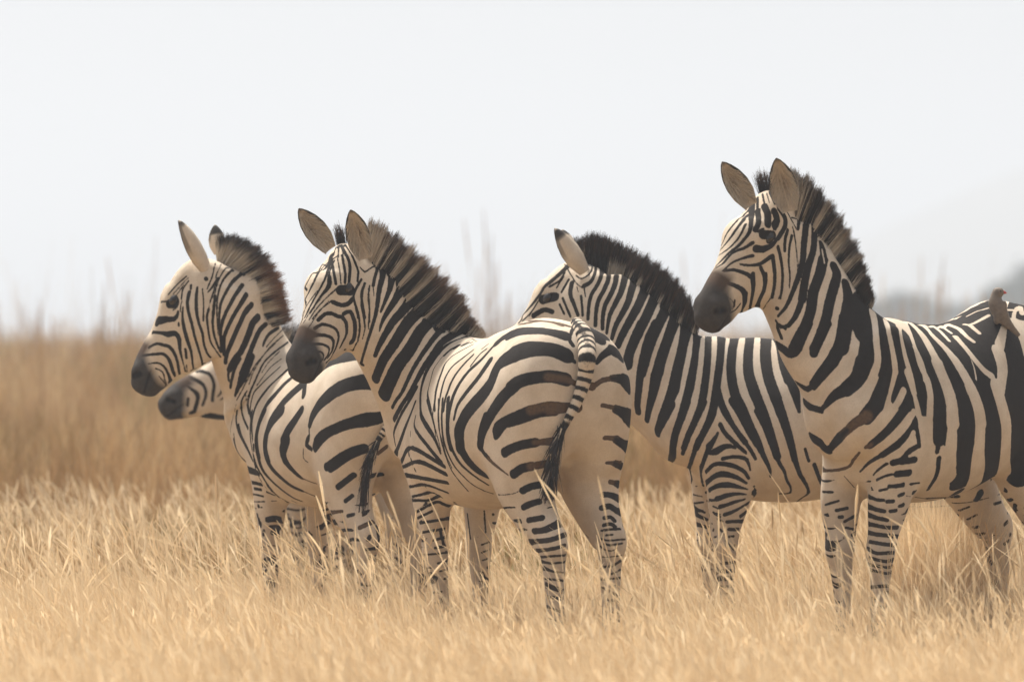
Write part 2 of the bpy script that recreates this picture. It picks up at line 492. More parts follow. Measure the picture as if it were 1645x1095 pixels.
# ------------------------------------------------------------------ coat patterns, stripe by stripe
# '@ x y k' sets the origin and size of the following coordinates; a line is 'width[-end width][b]: x,y[,width] ...'
# (b: a faded brown stripe).  Each stripe becomes a curve on the animal's skin.
STRIPES = {}
STRIPES['b'] = """
@ 580 360 .2009
26: 118,295 128,360 108,430 98,490
48-20: 172,345 172,420 150,500 138,580 128,660 112,740 85,830 50,940 15,1060
52-20: 250,405 232,510 195,610 158,700
62-14: 330,500 270,610 200,720 162,800 148,855
70-34: 405,595 335,690 255,780 200,870 148,965 112,1050
86-60: 480,680 395,760 330,850 262,960 190,1065 150,1150 115,1240
60: 485,665 560,560 600,520
50: 405,580 500,520 560,470
80-95: 565,765 480,850 425,940 370,1030 300,1120 235,1250 185,1365
44-24: 640,845 575,920 510,1010 450,1100 395,1200 335,1330 280,1410 250,1465
46: 640,845 610,835
50-30: 725,895 640,955 570,1050 500,1150 440,1260 385,1360 330,1440 265,1560
@ 570 540 .2009
24-18: 495,410 440,510 390,590 340,690 312,775 325,870
30: 482,530 440,640 400,740 350,880
18-30: 485,640 475,715 510,785 570,860 625,930 690,1005
10: 445,760 445,800
@ 640 540 .1339
30-44: 800,10 640,70 530,150 430,270
44-34: 430,270 340,420 290,560 265,700 263,890
10-14: 890,30 740,110 620,160 540,230 470,320 420,400 395,490
40: 690,125 620,165 560,222
12-34: 395,490 362,620 350,700 375,820 388,890
26-20: 890,100 740,180 640,240
22-34: 640,240 560,330 520,430 480,540 450,660
30-24: 450,660 435,800 438,890
34-22: 890,170 760,270 650,360 580,460 540,560 510,680 490,800 482,890
40-30: 890,230 790,330 700,440 640,540 600,640 560,760 540,890
@ 640 640 .1339
38-50: 263,10 268,180 300,260 360,360
50-26: 360,360 420,450 470,560 505,650
38-12: 350,10 375,120 400,200 430,330 450,450
16-10: 435,20 412,180 430,300 470,460 510,620
18-10: 490,30 475,180 485,350 520,500 560,640
28-12: 560,20 525,130 518,280 530,450 560,640 640,830
@ 690 500 .2009
30-34: 505,285 405,395 320,470 250,560 198,655 168,750 148,850 146,980 170,1095
46-18: 482,395 385,535 285,660 222,755 195,862
16: 330,435 400,345 455,300
12: 420,300 470,260
60: 545,245 620,190 720,158 860,153 980,165 1075,195
100-62: 1095,350 980,305 840,303 700,335 580,395 530,470 490,570 420,670 330,770 270,860 240,960 245,1095
60b: 1300,600 1200,570
92-50: 1095,545 980,520 850,530 720,565 640,630 570,705 510,790 455,890 418,980 405,1080
80-50: 1000,790 880,805 760,850 660,885 590,905 530,965
70b: 1190,770 1095,770 960,790
24b: 700,90 820,75 960,85 1060,115
@ 700 640 .2009
60-44: 225,150 178,260 200,390 250,485 320,560 400,615
50-30: 400,150 365,250 352,340 375,420 430,485
24-10b: 420,480 500,550 580,610
32-12: 100,0 92,150 98,270 130,400 190,510 260,580 340,640 420,690
18-8: 55,0 48,150 58,300 90,420 150,540 220,620 300,690 400,742
10: 20,0 30,250 60,400 120,560 190,660 260,740
9: 380,735 500,768 620,758 665,738
72: 760,92 660,135 560,185 495,245 478,300,40
68b: 1050,52,40 900,62 760,92
66: 800,350 680,372 600,402 548,432
60-40b: 950,340 860,345 790,352
64: 770,540 690,558 620,605
54b: 870,522 760,542
52: 830,690 760,702 695,735
48: 825,822 760,840 702,868
44: 850,952 740,972
36b: 980,760 900,790
46: 1020,970 930,1020 855,1052 785,1058
@ 820 490 .2009
24b: 130,145 250,128 380,142 475,172
26: 275,82 400,102 478,132 540,190 580,250 612,330
60: 0,245 100,212 220,203 340,215 440,240
92-30: 0,395 120,345 260,332 380,360 450,408 512,452
90-60: 0,665 80,605 200,570 330,572
56-40b: 300,575 440,590 520,628
50b: 590,135 640,165
64: 668,205 715,235 790,255
64: 705,240 718,275
36-78: 690,460 740,400 820,362 905,425
40-40b: 668,645 740,600 840,582
50-90: 810,585 880,590 930,620 965,660
36b: 735,800 820,818 860,835
60-80: 840,830 900,860 950,900
36b: 755,1060 850,1062
30: 490,212 470,270 498,320
12: 628,230 680,300
@ 820 700 .2922
20-26b: 520,10 580,18
40: 580,18 640,60
18-24b: 530,146 580,148
36: 575,150 632,178
28b: 548,252 580,258
30: 575,258 605,272
30: 508,322 550,325 605,352
30: 503,395 545,385 580,408
22: 515,450 550,445 572,465
20: 512,490 550,482 575,497
14: 500,520 540,514 580,512
12: 525,545 560,541
12: 495,565 540,574 590,570
13: 515,592 550,600 585,594
8: 494,605 520,625 560,630 586,614
8: 480,660 530,665 590,658
14: 485,732 520,718 560,714 600,688
12: 558,757 600,735
13: 495,787 540,785 590,780
14: 540,850 580,872
15: 558,902 585,906
13: 550,968 582,972
14: 560,1010 590,1015
30: 130,525 200,515 260,490 300,470
28: 150,578 220,570 290,545 320,528
22: 165,628 240,618 300,600 370,590
14: 175,664 230,660 300,655 380,655
14: 180,690 230,700 300,690 370,690
20-8: 190,727 240,745 320,752
9: 300,620 345,605 345,585
14: 210,785 270,792
28: 215,826 270,846
20: 230,886 265,892
16: 215,942 265,962
14: 225,1010 260,1020
20: 310,440 332,500
26: 330,520 380,552
20: 340,566 380,592
14: 300,400 306,442
10: 330,720 370,740
10: 330,780 365,790
@ 620 480 .4933
11: 55,520 70,490 100,490 190,545
12: 60,545 110,530 195,570
11: 75,575 130,585 200,598
9: 85,610 130,605 200,630
9: 100,640 150,630 180,645
9: 100,655 140,655 175,640
9: 115,685 165,660 190,668
9: 120,705 150,690
10: 135,725 195,715
9: 145,755 205,745
10: 155,785 210,770
10: 160,810 215,800
7: 150,830 200,825
8: 170,860 215,850
8: 175,885 225,875
8: 190,910 230,900
9: 215,940 245,930
9: 222,965 250,960
6: 320,690 325,760
5: 265,700 275,780
6: 312,800 325,795
6: 312,825 325,820
6: 315,850 330,845
@ 440 320 .18265
13: 600,430 606,490
13: 570,435 566,510
12: 645,430 690,500
10: 540,440 520,500
10: 500,450 450,530
9: 470,490 400,580
16: 530,470 420,560 340,650 290,740
11: 560,500 470,560 400,640 340,760 290,850
24-12: 500,530 478,620 440,720 380,830 330,920 270,1040
14: 530,540 490,640 488,700,40 480,770,40 400,870,20 320,1000,14
26: 510,560 530,660 545,745
12: 560,520 580,640 590,742
24: 600,490 612,560 628,650 625,732
26: 620,460 660,540 670,620 660,732
20: 690,500 720,570 742,640 735,720
11: 400,620 350,720 300,830
16-12: 560,780 500,832 430,900 360,980 310,1060
16-12: 510,892 420,960 340,1050
80: 590,800 665,798
40: 520,905 590,930 650,920 688,882
22: 770,705 720,790 700,860 720,940 742,1040
24: 800,740 770,830 780,930 800,1040
16: 842,760 830,860 840,960 840,1080
10: 870,740 880,850
12: 640,420 700,520
14: 760,600 800,640 830,620
@ 440 440 .18265
36: 390,405 450,352 510,347 560,372 590,376
35: 612,350 670,330 700,390 715,460 705,560 680,602
34-14: 602,382 635,430 640,520 610,590 580,650
34-12: 360,478 420,443 490,455 550,490 570,560 545,650 520,700
40-12: 335,540 400,535 480,547 525,590 510,680 470,740
28-10: 320,620 400,614 460,630 488,662 470,720 440,760
18-12: 350,690 410,682 438,720 410,780
24-14: 720,280 745,370 755,480 740,580 720,620
22-12: 780,150 770,270 790,380 800,480 780,570
12: 832,130 840,260 835,380 830,480
10: 300,480 400,330 480,240
8: 260,430 340,300 420,210
8: 220,420 300,260 380,150
8: 190,430 260,280
"""
STRIPES['a'] = """
@ 190 440 .18265
70: 455,262 500,255
18: 440,240 520,235
10: 520,240 520,290 480,320
60-26: 385,405 430,398 490,395 520,360,30 525,330,20
18: 532,430 532,455
30-60: 345,515 395,520 440,530,50 500,520 535,570,40 540,650,30 555,720,20 570,780,14
22-50: 270,645 335,612 400,625 450,640 490,690,30 520,770,26 535,860,26 545,900,20
24-36: 225,715 320,705 400,705 450,760 480,850 510,920,14
12-30: 260,790 340,780 400,810 440,880 460,945
14: 330,830 390,860 410,930
12: 360,900 410,960
14: 440,180 520,90 600,20
10: 480,180 560,90 620,30
9: 510,190 580,90
16-12: 555,220 570,130 620,60
22: 640,100 638,130
10-12: 545,330 550,270 560,240
34-18: 570,290,14 565,380,24 580,480,34 610,590,34 640,680,26 655,790,18
34-18: 625,160 608,250 622,350 645,430 670,540 700,640 730,740 740,790
34-18: 695,120,22 685,220 690,340 712,440 740,520 755,620 785,700 815,735
12-18: 740,130 750,250 748,410
24-14: 795,310 780,380 790,480 810,590 850,660 900,730
24: 590,660 600,740
16: 600,800 605,860
14: 650,880 700,870
12: 740,790 790,820
24-20: 850,190,24 842,310 830,420 840,520 870,620 905,690
38: 770,40 775,45
30-14: 880,40 830,110 790,160
16: 860,90 810,240
@ 300 400 .18265 0.62
20-24: 260,100 240,170 225,240 180,350 200,300
20-12: 330,75 300,140 260,230 250,330 210,450 190,540 175,660
24-14: 400,110 340,170 290,250 260,340 240,440 225,560 230,680 260,820
40-16: 425,170 370,210 310,290 275,400 265,520 268,640 275,760
52-26: 455,240 400,290 345,380 300,480 285,600 285,700 300,800
60-40: 490,315 430,400 380,490 330,590 300,700 300,800 310,900
60-50: 525,400 470,490 410,590 360,690 330,770 325,850 330,930
70-56: 570,490 510,560 470,650 420,760 380,850 350,930 340,1000
84-80: 625,600 580,650 550,730 515,820 470,910 420,970 375,1060
64-70: 700,655 645,710 600,800 560,900 520,1000 480,1095
50-30: 775,710 720,750 685,810 670,850
14: 830,720 760,790 700,860
10: 870,740 760,830 690,910 650,980
@ 340 540 .18265 0.72
@ 350 570 .1339
80-90: 400,20 340,170 290,290
80-30: 290,290 240,400 208,485
50-24: 215,20 150,130 125,230 132,310
42-32: 265,40 205,160 170,280 150,390
@ 340 540 .18265 0.72
16: 560,60 470,150 380,260 320,370 280,450 220,560
14: 600,20 500,110 420,220 360,330 330,420
24: 640,75 540,150 460,230 410,330 370,420 335,500 320,600 340,700
12: 600,130 500,230 440,320
12: 610,200 520,270 450,360 400,430
22: 600,270 500,360 420,440 370,500 340,620 345,740
60-30: 660,300 560,390,34 500,450,50 430,540 390,610 365,690 352,780 358,880 370,1000
70-40: 720,350 640,420 560,510 490,590 440,680 410,770 395,870 400,970 420,1060
90-60: 800,420 720,490 640,570 570,660 520,740 490,830 475,920 475,1000 500,1090
60: 810,520 820,420
70-80: 790,650 730,740 670,830 630,920
80-70: 640,940 620,1000 645,1095
24: 860,870 835,940
30: 840,900 830,960 870,990
20-26: 310,480 265,560 262,640 280,720 320,810
22-28: 225,650 215,740 240,850 290,950 340,1040
16-24: 195,860 210,960 250,1050 300,1100
14: 300,520 310,600 325,680
8: 215,600 185,720 165,830 175,930
20: 185,1050 240,1045 290,1090
@ 350 660 .18265
42-26: 410,0 365,100 340,200 338,300 355,400 390,510 460,600 560,690 660,760 730,790
60-30: 560,0 480,90 430,190 412,300 430,420 480,510 560,590 650,660 740,700
12: 740,700 860,750
70-24: 600,250 570,350 590,430 640,500 700,560 740,590
10b: 740,590 840,630 920,650
24-14: 300,0 285,150 290,270 310,380 345,490 420,620 500,720 600,790 680,840
12: 330,480 400,580 450,680 540,760
30: 180,130 210,230 260,330 305,430
22-36: 140,250 160,330 200,400 240,440
26: 130,390 190,400
46-40: 145,485 230,500 300,525 350,545
34: 180,580 270,610
24: 300,625 385,645
40: 205,675 250,670
24: 290,675 380,690
16: 220,745 310,730 400,750
14: 320,795 410,795
26: 270,800 255,860
14: 330,855 390,845
26: 295,925 300,935
26: 325,960 330,990
22: 375,980 375,1010
26: 405,1050 400,1085
14: 430,710 500,740
14: 800,1060 830,1090
30b: 1000,890 1095,880
@ 460 560 .18265
100-90: 290,170 380,110 480,70 580,50 680,40
130-40: 780,290 680,290 560,310 460,350 370,410 290,490 230,590 205,670,40
14: 200,700 200,800 170,850
30: 195,780 180,840 220,880
110-60: 900,570,50 820,605,90 700,625,110 580,650 460,690 350,745 280,810 250,870,50
8: 150,880 150,960 190,1000
80-60: 680,880 580,905 480,955 400,1010 350,1040
@ 530 700 .2373
56: 220,90 120,135 40,190 0,215
40: 160,265 100,310 55,345
26b: 380,75 330,115
30: 150,405 105,440
26: 160,530 120,540
30b: 270,590 200,620
28: 350,255 280,270
34: 290,395 292,400
26: 320,470 318,505
24: 350,460 350,480
24: 310,575 335,580
18: 365,560 372,580
30: 325,640 330,670
26: 355,620 360,640
26: 375,680 378,720
18: 402,650 408,690
30: 270,680 260,700
22: 250,768 300,760
24: 175,835 180,838
22: 265,825 275,828
18: 305,815 308,835
16: 250,890 255,905
18: 345,905 350,915
18: 300,930 310,945
16: 375,870 385,880
16: 430,790 435,810
14: 455,745 458,800
16: 450,850 455,870
12: 170,800 185,790
14: 345,1045 350,1050
12: 380,1045 382,1050
12: 340,860 350,880
"""
STRIPES['f'] = """
@ 230 560 .10959
24: 560,525 640,545 720,600,50 790,660,70 800,740,60 770,850,60
20: 520,560 520,620 580,670
46: 660,730 650,830
60-40: 710,430 800,470 880,530 920,620 910,720 870,830
50: 900,345 970,370 1020,450 1040,540 1025,640 1015,760
50-24: 1080,365 1140,410 1170,500 1170,570 1130,660 1090,700
24: 1190,560 1210,630 1190,710 1130,750
20: 1260,420 1300,560 1280,700
20: 1340,420 1390,560 1360,700
40: 500,530 560,525
"""
STRIPES['c'] = """
@ 820 380 .1644
95-85: 320,615 435,588
50: 225,770 330,715 410,735
40-16: 550,300 440,400 340,480 290,560 180,700 60,830
20: 530,350 480,430 380,490
16: 520,390 450,500
22: 570,420 500,540
13: 285,610 200,740 120,820
9: 270,640 180,780
45-34: 600,455 585,560 620,660 660,765
25: 510,600 560,720 585,780
22: 480,660 525,755
10: 650,490 662,540
26: 690,580 700,680 705,770
14: 720,500 732,585
16: 800,230 790,340 700,410 640,380
22-44: 822,200 832,330 785,440 720,480
26b: 665,235 695,240
14: 560,320 640,450 700,500
14: 690,300 760,280
14: 650,350 720,340
@ 930 400 .18265
38-30: 200,110 200,220 160,320 110,400 87,500 80,615
44-34: 260,170 260,260 220,360 172,450 150,560 145,670
50-34: 330,220 320,300 280,400 232,490 210,600 207,700
60-24: 395,290 370,380 320,480 272,580 252,680 245,740
65-34: 460,370 430,470 380,570 330,660 302,740 290,790
84-60: 560,410 520,500 460,610 410,700 370,780 340,850
90: 640,490 590,600 530,720 478,830 440,930 428,1020
96-84: 750,560 692,680 640,800 600,920 570,1030 550,1095
78-88: 850,640 802,760 760,880 720,1000 700,1095
78: 950,740 920,850 890,960 870,1095
60: 1040,770 1030,880 1010,1000 1000,1095
@ 1000 520 .18265
90-56: 170,0 100,140 60,260 45,360
94-50: 300,0 235,130 190,280 160,420 145,560 132,700 138,780
86-100: 440,0 390,150 340,300 300,450
106-44: 300,450 270,600 240,720 215,850
84-106: 550,60 520,250 480,420 448,580
104-50: 448,580 395,710 340,840 308,960
54-84: 650,100 642,250 620,400 590,560
84-54: 590,560 552,700 512,830 470,950 445,1095
60-74: 755,130 750,280 735,450 715,600
74-54: 715,600 690,720 640,850 580,980 540,1095
68-74: 870,130 860,300 837,480 822,600
78-56: 822,600 798,740 750,880 690,1000 648,1095
36-54: 845,560 875,680 925,800 990,920 1080,1040
74-86: 985,130 965,260 957,420 982,580 1032,720 1095,850
@ 1120 520 .2009
70-86: 300,110 277,240 272,400 302,560 362,690
84-30: 362,690 430,830 490,940 545,1085
50-24: 180,600 205,680 270,790 340,890 420,1000 465,1080
72-94: 420,130 407,260 412,400 462,560
92-66: 462,560 530,720 585,880 640,1060
90-94: 550,150 547,280 572,430 632,600
90-54: 632,600 692,770 742,930 780,1085
60-130: 660,180 700,320 755,440
110-30: 755,440 790,580 815,700
34-40-28: 185,800 220,870 300,950 385,1025
20-46: 165,880 130,940 90,1005
20-44-24: 80,1035 150,1030 220,985 295,980
28: 200,1080 300,1060 400,1085
@ 1040 640 .18265
106-60: 190,60 150,150 112,230 90,280
84-44: 340,30 302,150 252,290 226,400 220,500 190,575
76-34: 490,30 440,150 390,270 342,380 310,490
70-44: 585,60 570,150 512,270 442,380 412,470
44-18: 412,470 380,570 360,640 385,740
22-66: 620,300 580,370 545,420
44-18: 535,440 492,560 470,640 490,765
40-18: 640,230 680,300 760,390 830,450 870,485
20-44-26: 540,475 620,440 700,412 772,432
30-36-18: 660,525 750,512 850,520 890,570 905,630
30-46-30: 515,645 580,582 660,572 760,592 850,640 890,700
36-56-26: 515,745 590,682 670,662 780,690 872,742
28-54-14: 518,825 600,772 700,757 800,775 882,797
50-38-14: 610,882 700,850 790,836 872,842
24: 545,890 592,890
40-16: 640,950 740,920 860,882
36-18: 680,1020 780,980 860,932
20: 590,1010 640,1040
28: 820,1030 860,1002
55-18: 640,20 680,130 760,250 850,370 920,460 957,530
94-70: 760,20 830,140 900,280 970,400
60-16: 970,400 1030,520 1075,620 1083,690
14: 430,850 482,860
20: 450,915 540,905
24: 470,985 502,1000
28: 490,1050 520,1062
@ 1100 740 .1828
22: 200,350 260,345
30-10: 320,400 400,370 450,350 520,335
34-14: 360,470 420,450 480,415 540,385
20: 490,490 540,450
16: 250,400 300,420
16: 250,450 310,470
20: 290,510 330,530
32: 370,535 450,530 540,530
32: 390,600 470,600 540,595
22: 310,600 350,640
24: 390,665 430,660
32: 520,665 545,660
18: 360,700 400,745
20: 440,740 442,745
24: 470,800 510,830
30: 480,885 510,890
22: 505,940 540,950
24: 140,440 160,440
28: 165,500 195,515
32: 190,580 210,585
18: 215,550 240,550
26: 205,640 208,642
22: 225,690 230,692
24: 235,740 245,742
24: 245,785 255,788
20: 270,840 275,842
20: 260,670 275,665
16: 250,610 255,600
@ 1180 660 .1644
80-34: 230,0 300,150 360,320 420,470 492,600
32-14: 492,600 512,680 547,740 540,800 440,806
90-46: 440,0 500,150 552,300 592,480 640,620
46-14: 640,620 702,720 722,800 660,845
30: 690,370 725,490
42-30: 780,520 830,660 882,780 895,850
"""
STRIPES['d'] = """
@ 1380 460 .2009
420-300: 230,330 330,600 370,800
90: 300,230 420,262 600,285 760,285 900,235 1050,180
70: 700,270 860,205 960,160 1100,110 1250,70
320-420: 560,330 720,600 800,1050
420: 1000,310 1150,700 1150,1150
120: 950,260 1150,190
@ 1440 620 .1872
110-120: 200,0 240,200 360,60 370,450
50-40: 370,450 350,560
300-200: 600,50 600,500 590,800
300: 850,50 850,500 830,760
240: 1060,50 1060,500 1050,760
44-20: 365,620 345,760 270,890
70: 540,900 500,930
20: 260,960 440,955
60: 720,920 690,960
60: 930,890 900,920
9: 80,940 250,965 480,1000 620,995 760,965 860,935
30: 0,760 110,735
36: 0,640 90,620 150,600
34: 0,860 60,840
26: 140,915 165,905
24: 20,940 65,920
22: 20,1030 60,1010
22: 150,540 190,510
34: 150,300 175,400 195,480
60: 130,60 140,160
34w-52w: 250,-60 272,0 295,165 282,340
52w: 282,340 262,480 280,640
46w-14w: 90,-120 130,0 165,110 200,230 215,340 215,480
88w-84w: 345,-200 428,0 470,165 482,340
84w-130w: 482,340 472,490 455,650 435,790
84w-96w: 630,0 695,165 720,320 715,480
96w-120w: 715,480 702,600 690,760 625,930
96w: 857,0 905,160 942,320 942,480 928,650 895,790 830,900
@ 1380 460 .2009
40w-62w: 100,175 125,290 140,450 150,600 115,720
62w-84w: 115,720 50,820 -20,895 -120,980
22w-50w: 130,170 210,270 245,400 277,560 292,680
46w-20w: 292,680 268,780 245,870 245,940
54w: 355,835 300,945 200,1050 120,1130
28w-44w: 205,140 250,215 310,300 340,420 370,560 410,700 440,850
30w: 440,850 465,980 490,1095
22w-54w: 375,295 410,380 450,500 490,630 548,750 570,870 568,960
52w: 568,960 560,1095
14w-46w: 270,185 340,245 430,310 510,400 580,520
46w-105w: 580,520 640,640 700,780 740,920 752,1095
16w-60w: 420,225 490,285 590,390 690,490 770,590
60w-95w: 770,590 850,720 920,860 962,990 975,1095
20w: 535,270 590,315 650,360 720,435
14w: 600,275 655,315 740,375
30w-44w: 770,400 850,490 930,590 1000,670 1065,720
24w: 740,315 800,340 860,400 915,440
18w: 840,302 900,302 1040,230
24w: 890,312 960,372
9w: 860,240 940,200 1040,172
@ 1480 440 .1507
150: 1000,350 1130,300 1260,270
60w-110w: 885,560 865,650 835,760
125w-100w: 825,830 850,920 865,1010 860,1095
100w: 862,1090 845,1230
30w-40w: 1190,300 1060,352 1000,392 985,470
20w: 920,300 1000,270 1110,240
16w: 1130,700 1128,1095
@ 1240 520 .2009
18: 40,30 72,112
24: 60,10 110,40
50-76: 85,200 150,245 200,215 240,120 290,0
98-70: 430,0 385,110 335,235
110: 600,0 560,150 482,300
110-76: 482,300 392,410 330,490
50-30: 330,490 280,522 212,480
90-120: 760,0 755,150 740,300
150-120: 740,300 690,430 600,520
110-46: 600,520 500,575 430,650
40: 430,650 392,690
50-36: 392,690 300,660 238,600
74: 890,0 920,200 922,380
80-130: 922,380 890,500 840,640
130: 840,640 760,740
100-60b: 760,740 660,800 560,890
66-56: 600,850 540,910 470,990 440,1010 380,950
66-60: 380,950 290,890 228,830
14w: 430,700 450,960
@ 1260 640 .2009
46w: 1035,105 975,215 890,310 790,380
40w: 1032,275 1000,335 910,430 820,490
22w: 1070,440 1000,458
84-60: 1000,30 900,170 800,280 695,370
36b: 690,370 660,385
18b-26: 600,430 552,490 520,540 430,570 330,575
18: 330,575 240,480
70: 1000,0 1030,60
34: 1040,150 1070,300 1078,380
84-50: 1035,190 1000,280 900,370 780,450
40-14: 780,450 680,510 605,585
40-56: 1060,385 1000,420 940,490 870,512
26-14: 820,520 760,560 710,612
50: 1045,490 940,505
54: 1000,592 900,602
22: 860,605 800,620 740,650
34: 950,692 840,702
22: 820,722 760,735
8: 480,620 560,710
@ 1290 740 .2374
24: 445,240 500,262 545,265
24: 650,235 680,222
28: 570,275 610,272
30: 440,305 500,330 550,340
26: 590,340 630,335
24: 655,305 680,298
30: 440,360 500,385 570,400
28: 445,425 500,437 570,450 612,450
30: 450,485 500,497 560,502 625,510
28: 450,545 540,562 620,570
26: 450,600 500,625 560,622 615,620
24: 470,660 510,670 560,680 600,672
22: 470,702 560,720 592,715
20: 475,740 560,760 585,755
26: 490,850 580,842
18: 495,980 540,986
18: 555,885 580,885
20: 475,925 500,930
18: 165,210 202,212
18: 190,285 240,270
24: 225,335 300,318
26: 245,380 265,378
20: 280,410 335,380
18: 290,450 310,455
10: 350,435 385,415
24: 330,500 400,475
26: 340,550 357,550
28: 340,600 380,610
28: 350,670 400,660
20: 375,725 385,730
20: 410,715 412,720
@ 1400 740 .2374
14: 620,325 660,310
14: 680,380 710,365
20: 690,450 720,445
20: 715,495 760,490
22: 750,550 775,548
20: 770,590 790,590
20: 780,640 800,650
20: 790,670 810,680
22: 835,695 855,695
20: 900,430 920,410
22: 940,500 960,480
20: 900,560 930,540
20: 890,630 910,625
20: 920,350 970,340
20: 830,290 950,260
@ 1220 340 .2009
24: 320,20 308,140
9: 265,120 295,300 305,450 290,560
54-46: 375,80 357,250 345,400 312,520
44-22: 312,520 262,650 212,760 150,832
28: 135,772 148,775
46-70: 440,140 432,300 392,430 362,560 342,700
54-36: 342,700 292,830 232,910
36-14: 232,910 170,922 130,870
30-60: 490,245 505,300 515,380
86: 510,380 482,500 432,640 412,780 372,900 312,1010 270,1095
60-84: 595,430 620,500 602,580
84: 602,580 562,720 532,860 482,1000 440,1095
60-110: 690,570 712,690 692,850
120-130: 692,850 672,1000 650,1095
60-90: 820,715 850,900 852,1095
16: 140,910 182,1012
10w: 500,300 520,412
@ 1100 280 .18265
18: 690,205 705,280
20: 640,250 640,310
18: 760,190 790,260
14: 600,262 585,310
10: 560,290 500,350
10: 575,280 540,340
12: 730,200 745,250
84-80: 690,530 768,535
22: 640,505 690,478
22-12: 570,310 450,420 370,520 335,600 300,660
28-10: 545,365 460,475 385,580 310,670
24-9: 535,440 480,550 400,640 300,715
46-14: 590,310 580,450 562,520 480,620 390,690 320,760
50: 640,320 650,420 622,490
64: 700,280 730,350 732,440
58: 790,330 812,400 790,450
40: 830,300 880,380 880,460 822,560
28: 790,200 860,300
32-12: 600,600 520,650 420,690 340,780 310,800
32-12: 600,715 520,735 420,775 330,850
70-62: 628,655 690,660
62-18: 690,660 770,622 830,540
18-46: 485,790 560,800 660,790 740,735 772,722
36-28: 775,730 790,850 790,960 770,1080
34: 668,820 700,900 700,1000 662,1090
22-44: 345,850 430,840 530,870 595,910
42-22: 595,910 602,1010 590,1090
30-22: 820,640 845,740 860,870 855,1000 840,1090
28: 905,490 882,580 880,670
26-12: 942,540 920,640 915,770 925,900 920,1000
12: 960,500 980,650 995,800
16: 970,280 1000,290
12: 940,380 990,395
10: 900,330 960,440 985,490
@ 1100 380 .18265
26-10: 790,400 770,510 720,590
36-12: 710,330 710,420 680,500 630,590
40-22: 600,330 605,440 590,540 570,635
28-54: 345,400 420,422 500,462 530,510
50-22: 530,510 525,590 500,650
20-8: 860,380 855,480 820,550
7: 340,515 400,545 430,590 420,640
12: 490,590 450,640 400,670
16: 440,560 436,612
"""
# ------------------------------------------------------------------ from stripe curves to a coat: distance to the nearest stripe edge
def parse_stripes(txt):
    out, org = [], (0, 0, 1)
    for ln in txt.strip().splitlines():
        ln = ln.strip()
        if not ln: continue
        if ln[0] == '@':
            org = tuple(float(v) for v in ln[1:].split()); org += (1.0,) * (4 - len(org)); continue
        head, pts = ln.split(':')
        white, brown = 'w' in head, 'b' in head
        ws = [float(v) for v in re.sub('[wb]', '', head).split('-')]
        P = []
        for p in pts.split():
            v = [float(q) for q in p.split(',')]
            P.append(v)
        n = len(P)
        pos = np.linspace(0, 1, max(n, 2))
        W = np.interp(pos[:n], np.linspace(0, 1, len(ws)), ws) if len(ws) > 1 else np.full(n, ws[0])
        arr = np.array([[org[0] + p[0] * org[2], org[1] + p[1] * org[2], (p[2] if len(p) > 2 else W[i]) * org[2] * org[3]] for i, p in enumerate(P)])
        out.append((arr, white, brown))
    return out

def hits(z, x, y):
    o = Vector((0, 0, CAM_H))
    return z.bvh.ray_cast(o, (Vector(px(x, y, z.root[1])) - o).normalized())[0] is not None

def to_edge(z, arr):
    """A stripe that stops just short of the animal's outline runs on round the edge."""
    if len(arr) < 2: return arr
    for end in (0, 1):
        a = arr if end else arr[::-1]
        t = unit(a[-1, :2] - a[-2, :2])
        if hits(z, a[-1, 0], a[-1, 1]):
            for k in range(1, 6):
                q = a[-1, :2] + t * 3.5 * k
                if not hits(z, q[0], q[1]):
                    a = np.concatenate([a, [[q[0], q[1], a[-1, 2]]]])
                    break
        arr = a if end else a[::-1]
    return arr

def stripe_curves(z, txt):
    """Lay every stripe on the skin: lists of (points, half widths) in metres, with their kind."""
    curves = []
    for arr, white, brown in parse_stripes(txt):
        arr = to_edge(z, arr)
        if z.name in 'ab' and not white:
            arr = arr.copy(); arr[:, 2] *= 1 + 0.17 * np.clip((arr[:, 2] - 7.0) / 4.0, 0, 1)
        n = len(arr)
        if n == 1: arr = np.concatenate([arr, arr + [1, 0, 0]]); n = 2
        seg = np.linalg.norm(np.diff(arr[:, :2], axis=0), axis=1).sum()
        a = catmull(arr, max(1, int(round(seg / (n - 1) / max(6.0, 0.25 * arr[:, 2].mean()))))) if n > 1 else arr
        P, HW = [], []
        tang = unit(np.gradient(a[:, :2], axis=0))
        for i, (x, y, w) in enumerate(a):
            loc, nr = ray_hit(z, x, y)
            s = loc[1] / F_PX
            e = np.array([-tang[i, 1], 0, -tang[i, 0]])          # across the stripe, in the upright plane
            ny = nr[1] if abs(nr[1]) > 0.25 else math.copysign(0.25, nr[1] or -1)
            al = -(e @ nr) / ny
            P.append(loc); HW.append(0.5 * w * s * min(1.6, math.sqrt(1 + al * al)))
        P, HW = np.array(P), np.array(HW)
        j = np.linalg.norm(np.diff(P, axis=0), axis=1)
        brk = np.where(j > 0.12)[0]                              # a stripe never jumps from one limb to another
        k0 = 0
        for b in list(brk) + [len(P) - 1]:
            if b + 1 - k0 >= 1:
                curves.append((P[k0:b + 1], HW[k0:b + 1], white, brown))
            k0 = b + 1
    return curves

def mirrored(z, curves):
    """The far side of the coat: every stripe reflected through the middle of the body, neck or head it lies on."""
    lim = [z.lofts[k] for k in ('torso', 'neck', 'head') if k in z.lofts]
    C = np.concatenate([l.c for l in lim]); S = np.concatenate([l.s for l in lim])
    out = []
    for P, H, w, b in curves:
        d = ((P[:, None] - C[None]) ** 2).sum(-1)
        i = d.argmin(1)
        q = ((P - C[i]) * S[i]).sum(1)[:, None]
        out.append((P - 2 * q * S[i], H, w, b))
    return out

